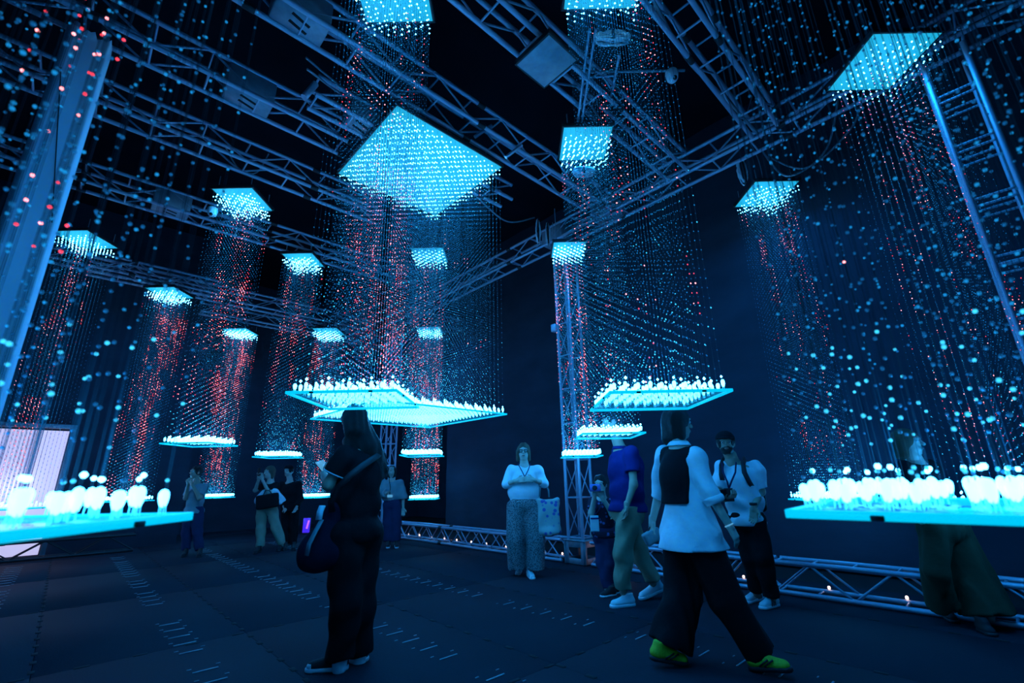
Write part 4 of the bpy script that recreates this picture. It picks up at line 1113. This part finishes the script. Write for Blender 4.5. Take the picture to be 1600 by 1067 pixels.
for dy in (-.03, .03):
    addto(tb, 'handle', strip([at(*p, Y - .06 + dy) for p in ((843, 776), (844, 762), (848, 754), (853, 757), (857, 766), (858, 777))], .022, .004, (0, -1, .01)), F_GREYBLUE, False)

# --- the capped man has company far back: the woman looking up
Y = 9.65
J = mk(Y, head=(612, 736, -.02), neck=(612, 747), shL=(625, 755), shR=(600, 755), elL=(630, 776), elR=(597, 771, -.05), wrL=(630, 794), wrR=(604, 770, -.22),
       hipL=(619, 788), hipR=(607, 788), knL=(619, 818), knR=(607, 818), anL=(618, 848), anR=(607, 848))
f = person('woman in loose pale blouse and navy trousers looking up, beside the woman in black', (J['anL'] + J['anR']) / 2, J, (.10, -.80, .60), SKIN_P, .015, depth=.10)
hair(f, HAIR, 'bob', vox=.012)
shirt(f, J, F_GREYBLUE, 1.9, (.080, .085), hem=.08, depth=.125, name='blouse', seed=15, grow=.02, waist=1.0, cuff=.085)
trousers(f, J, F_JEAN, (.11, .10, .095), depth=.125, seed=16)
for (hx, hy, tx, ty) in ((619, 853, 620, 857), (607, 853, 606, 857)): shoe(f, ground(hx, hy), ground(tx, ty), SHOE_BK, RUBBER_W, .95)
f.add('lanyard', strip([at(608, 748, Y - .15), at(610, 762, Y - .17), at(609, 772, Y - .17)], .012, .003), F_BLACK)
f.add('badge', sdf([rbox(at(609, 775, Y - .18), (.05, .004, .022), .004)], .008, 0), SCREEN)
# --- the woman taking photographs
Y = 9.35
J = mk(Y, head=(421, 738, -.02), neck=(423, 750), shL=(432, 758), shR=(413, 757), elL=(421, 772, -.20), elR=(399, 766, -.05), wrL=(410, 749, -.28), wrR=(404, 749, -.24),
       hipL=(424, 790), hipR=(409, 790), knL=(431, 822, -.04), knR=(408, 823), anL=(440, 853, .02), anR=(406, 857))
f = person('woman taking photographs at far left, black top, khaki trousers, sweater round her waist', (J['anL'] + J['anR']) / 2, J, (-.45, -.88, .02), SKIN_P, .015,
           hands={'L': dict(dir=(-.3, -.2, 1), n=(0, -.6, .3), curl=.5), 'R': dict(dir=(.1, -.2, 1), n=(0, -.6, .3), curl=.5)}, depth=.10)
hair(f, HAIR_B, 'bob', vox=.012)
shirt(f, J, F_BLACK, .7, (.062, .058), hem=.02, depth=.12, name='top', seed=17)
trousers(f, J, F_KHAKI, (.105, .085, .075), depth=.12, seed=18, fold=.005)
f.add('knotted_sweater', sdf([cone(at(402, 783, Y - .08), at(413, 770, Y - .14), .065, .06), cone(at(430, 769, Y - .13), at(440, 786, Y - .05), .065, .085, cut_b=True), cone(at(413, 770, Y - .1), at(430, 769, Y - .1), .07, .07)], .014, .03, fold=.005), F_WHITE)
for (hx, hy, tx, ty) in ((441, 858, 434, 862), (406, 862, 398, 866)): shoe(f, ground(hx, hy), ground(tx, ty), SHOE_BK, BLACK, .98)
phone('phone held up by the woman taking photographs', at(405, 737, Y - .32), (-.1, 0, 1), (.3, .9, 0), False)
hb = thing('shoulder_bag', at(418, 792, Y - .25), 'black bag hanging in front of the woman taking photographs', 'bag')
addto(hb, 'pouch', sdf([rbox(at(418, 783, Y - .25), (.15, .04, .10), .03, [unit((.95, -.2, .15)), (0, 1, 0), unit((-.15, 0, 1))])], .013, 0), F_BLACK)
for q in (-.03, .04): addto(hb, 'handle', hose_data([at(*p, Y - .25 + q) for p in ((410, 776), (415, 766), (421, 766), (427, 775))], .010), BLACK)
# --- the person in dark cap behind her
Y = 10.35
J = mk(Y, head=(451, 736, -.02), neck=(453, 750), shL=(466, 757), shR=(441, 757), elL=(469, 780), elR=(438, 780), wrL=(463, 793, -.12), wrR=(444, 793, -.12),
       hipL=(460, 796), hipR=(447, 796), knL=(459, 825), knR=(446, 825), anL=(458, 853), anR=(446, 853))
f = person('person in black with a dark cap standing behind the woman taking photographs', (J['anL'] + J['anR']) / 2, J, (-.2, -.95, .05), SKIN_P, .015, depth=.11)
hair(f, HAIR, 'short', vox=.012)
lat, fw, up, c, k = f.hf
f.add('cap', sdf([ell(c + up * .045, (.095, .112, .090), [lat, fw, up])], .012, 0, cuts=[(c + up * .05, -up)]), F_BLACK)
shirt(f, J, F_BLACK, 1.8, (.075, .065), hem=-.04, depth=.14, name='jacket', seed=19)
trousers(f, J, F_BLACK, (.105, .085, .075), depth=.12, seed=20)
for (hx, hy, tx, ty) in ((459, 856, 458, 861), (446, 856, 444, 861)): shoe(f, ground(hx, hy), ground(tx, ty), SHOE_BK, BLACK, 1.0)
# --- the half hidden person behind the near left tray
Y = 9.05
J = mk(Y, head=(306, 738, -.02), neck=(307, 752), shL=(320, 760), shR=(298, 760), elL=(312, 778, -.15), elR=(290, 778, -.10), wrL=(301, 758, -.24), wrR=(294, 757, -.22),
       hipL=(309, 800), hipR=(296, 800), knL=(308, 832), knR=(292, 832), anL=(312, 862), anR=(290, 862))
f = person('person in dusty blue shirt, hands at the mouth, half hidden by the near left tray', (J['anL'] + J['anR']) / 2, J, (-.35, -.92, .1), SKIN, .015,
           hands={'L': dict(dir=(-.4, -.3, .8), n=(0, .5, .5), curl=.8), 'R': dict(dir=(.3, -.3, .8), n=(0, .5, .5), curl=.8)}, depth=.11)
hair(f, HAIR, 'short', vox=.012)
shirt(f, J, F_GREYBLUE, .8, (.070, .066), hem=-.02, depth=.13, name='shirt', seed=21)
trousers(f, J, F_JEAN, (.105, .085, .075), depth=.12, seed=22)
for (hx, hy, tx, ty) in ((312, 866, 310, 871), (290, 866, 286, 871)): shoe(f, ground(hx, hy), ground(tx, ty), SHOE_BK, BLACK, 1.0)
# --- the person in wide olive trousers behind the near right tray
Y = 4.05
J = mk(Y, head=(1418, 692, .0), neck=(1430, 720, .02), shL=(1452, 731, .06), shR=(1413, 733, -.06), elL=(1473, 778, .10), elR=(1425, 785, -.10), wrL=(1478, 815, .02), wrR=(1440, 815, -.18),
       hipL=(1487, 826, .05), hipR=(1462, 826, -.05), knL=(1516, 898, .05), knR=(1461, 892, -.02), anL=(1546, 966, .0), anR=(1472, 952, .12))
f = person('person in wide olive trousers and dark top behind the near right tray', (J['anL'] + J['anR']) / 2, J, (.55, -.82, .05), SKIN_P, .012, depth=.11, hands={'L': dict(hide=1), 'R': dict(hide=1)})
hair(f, HAIR_B, 'bob', [cone(at(1408, 690, Y + .05), at(1402, 712, Y + .05), .06, .03)], vox=.010)
shirt(f, J, F_BLACK, 1.7, (.070, .062), hem=.07, depth=.13, name='top', seed=23)
trousers(f, J, F_OLIVE, (.12, .12, .12), hems={'L': (.12, .145, .175), 'R': (.10, .092, .100)}, depth=.135, seed=24, fold=.0045, low=.03, k=.018, fdir=(1, .5, .06), ff=44)
for (hx, hy, tx, ty) in ((1530, 985, 1556, 996), (1478, 965, 1494, 975)): shoe(f, ground(hx, hy), ground(tx, ty), SHOE_BK, BLACK, 1.0)
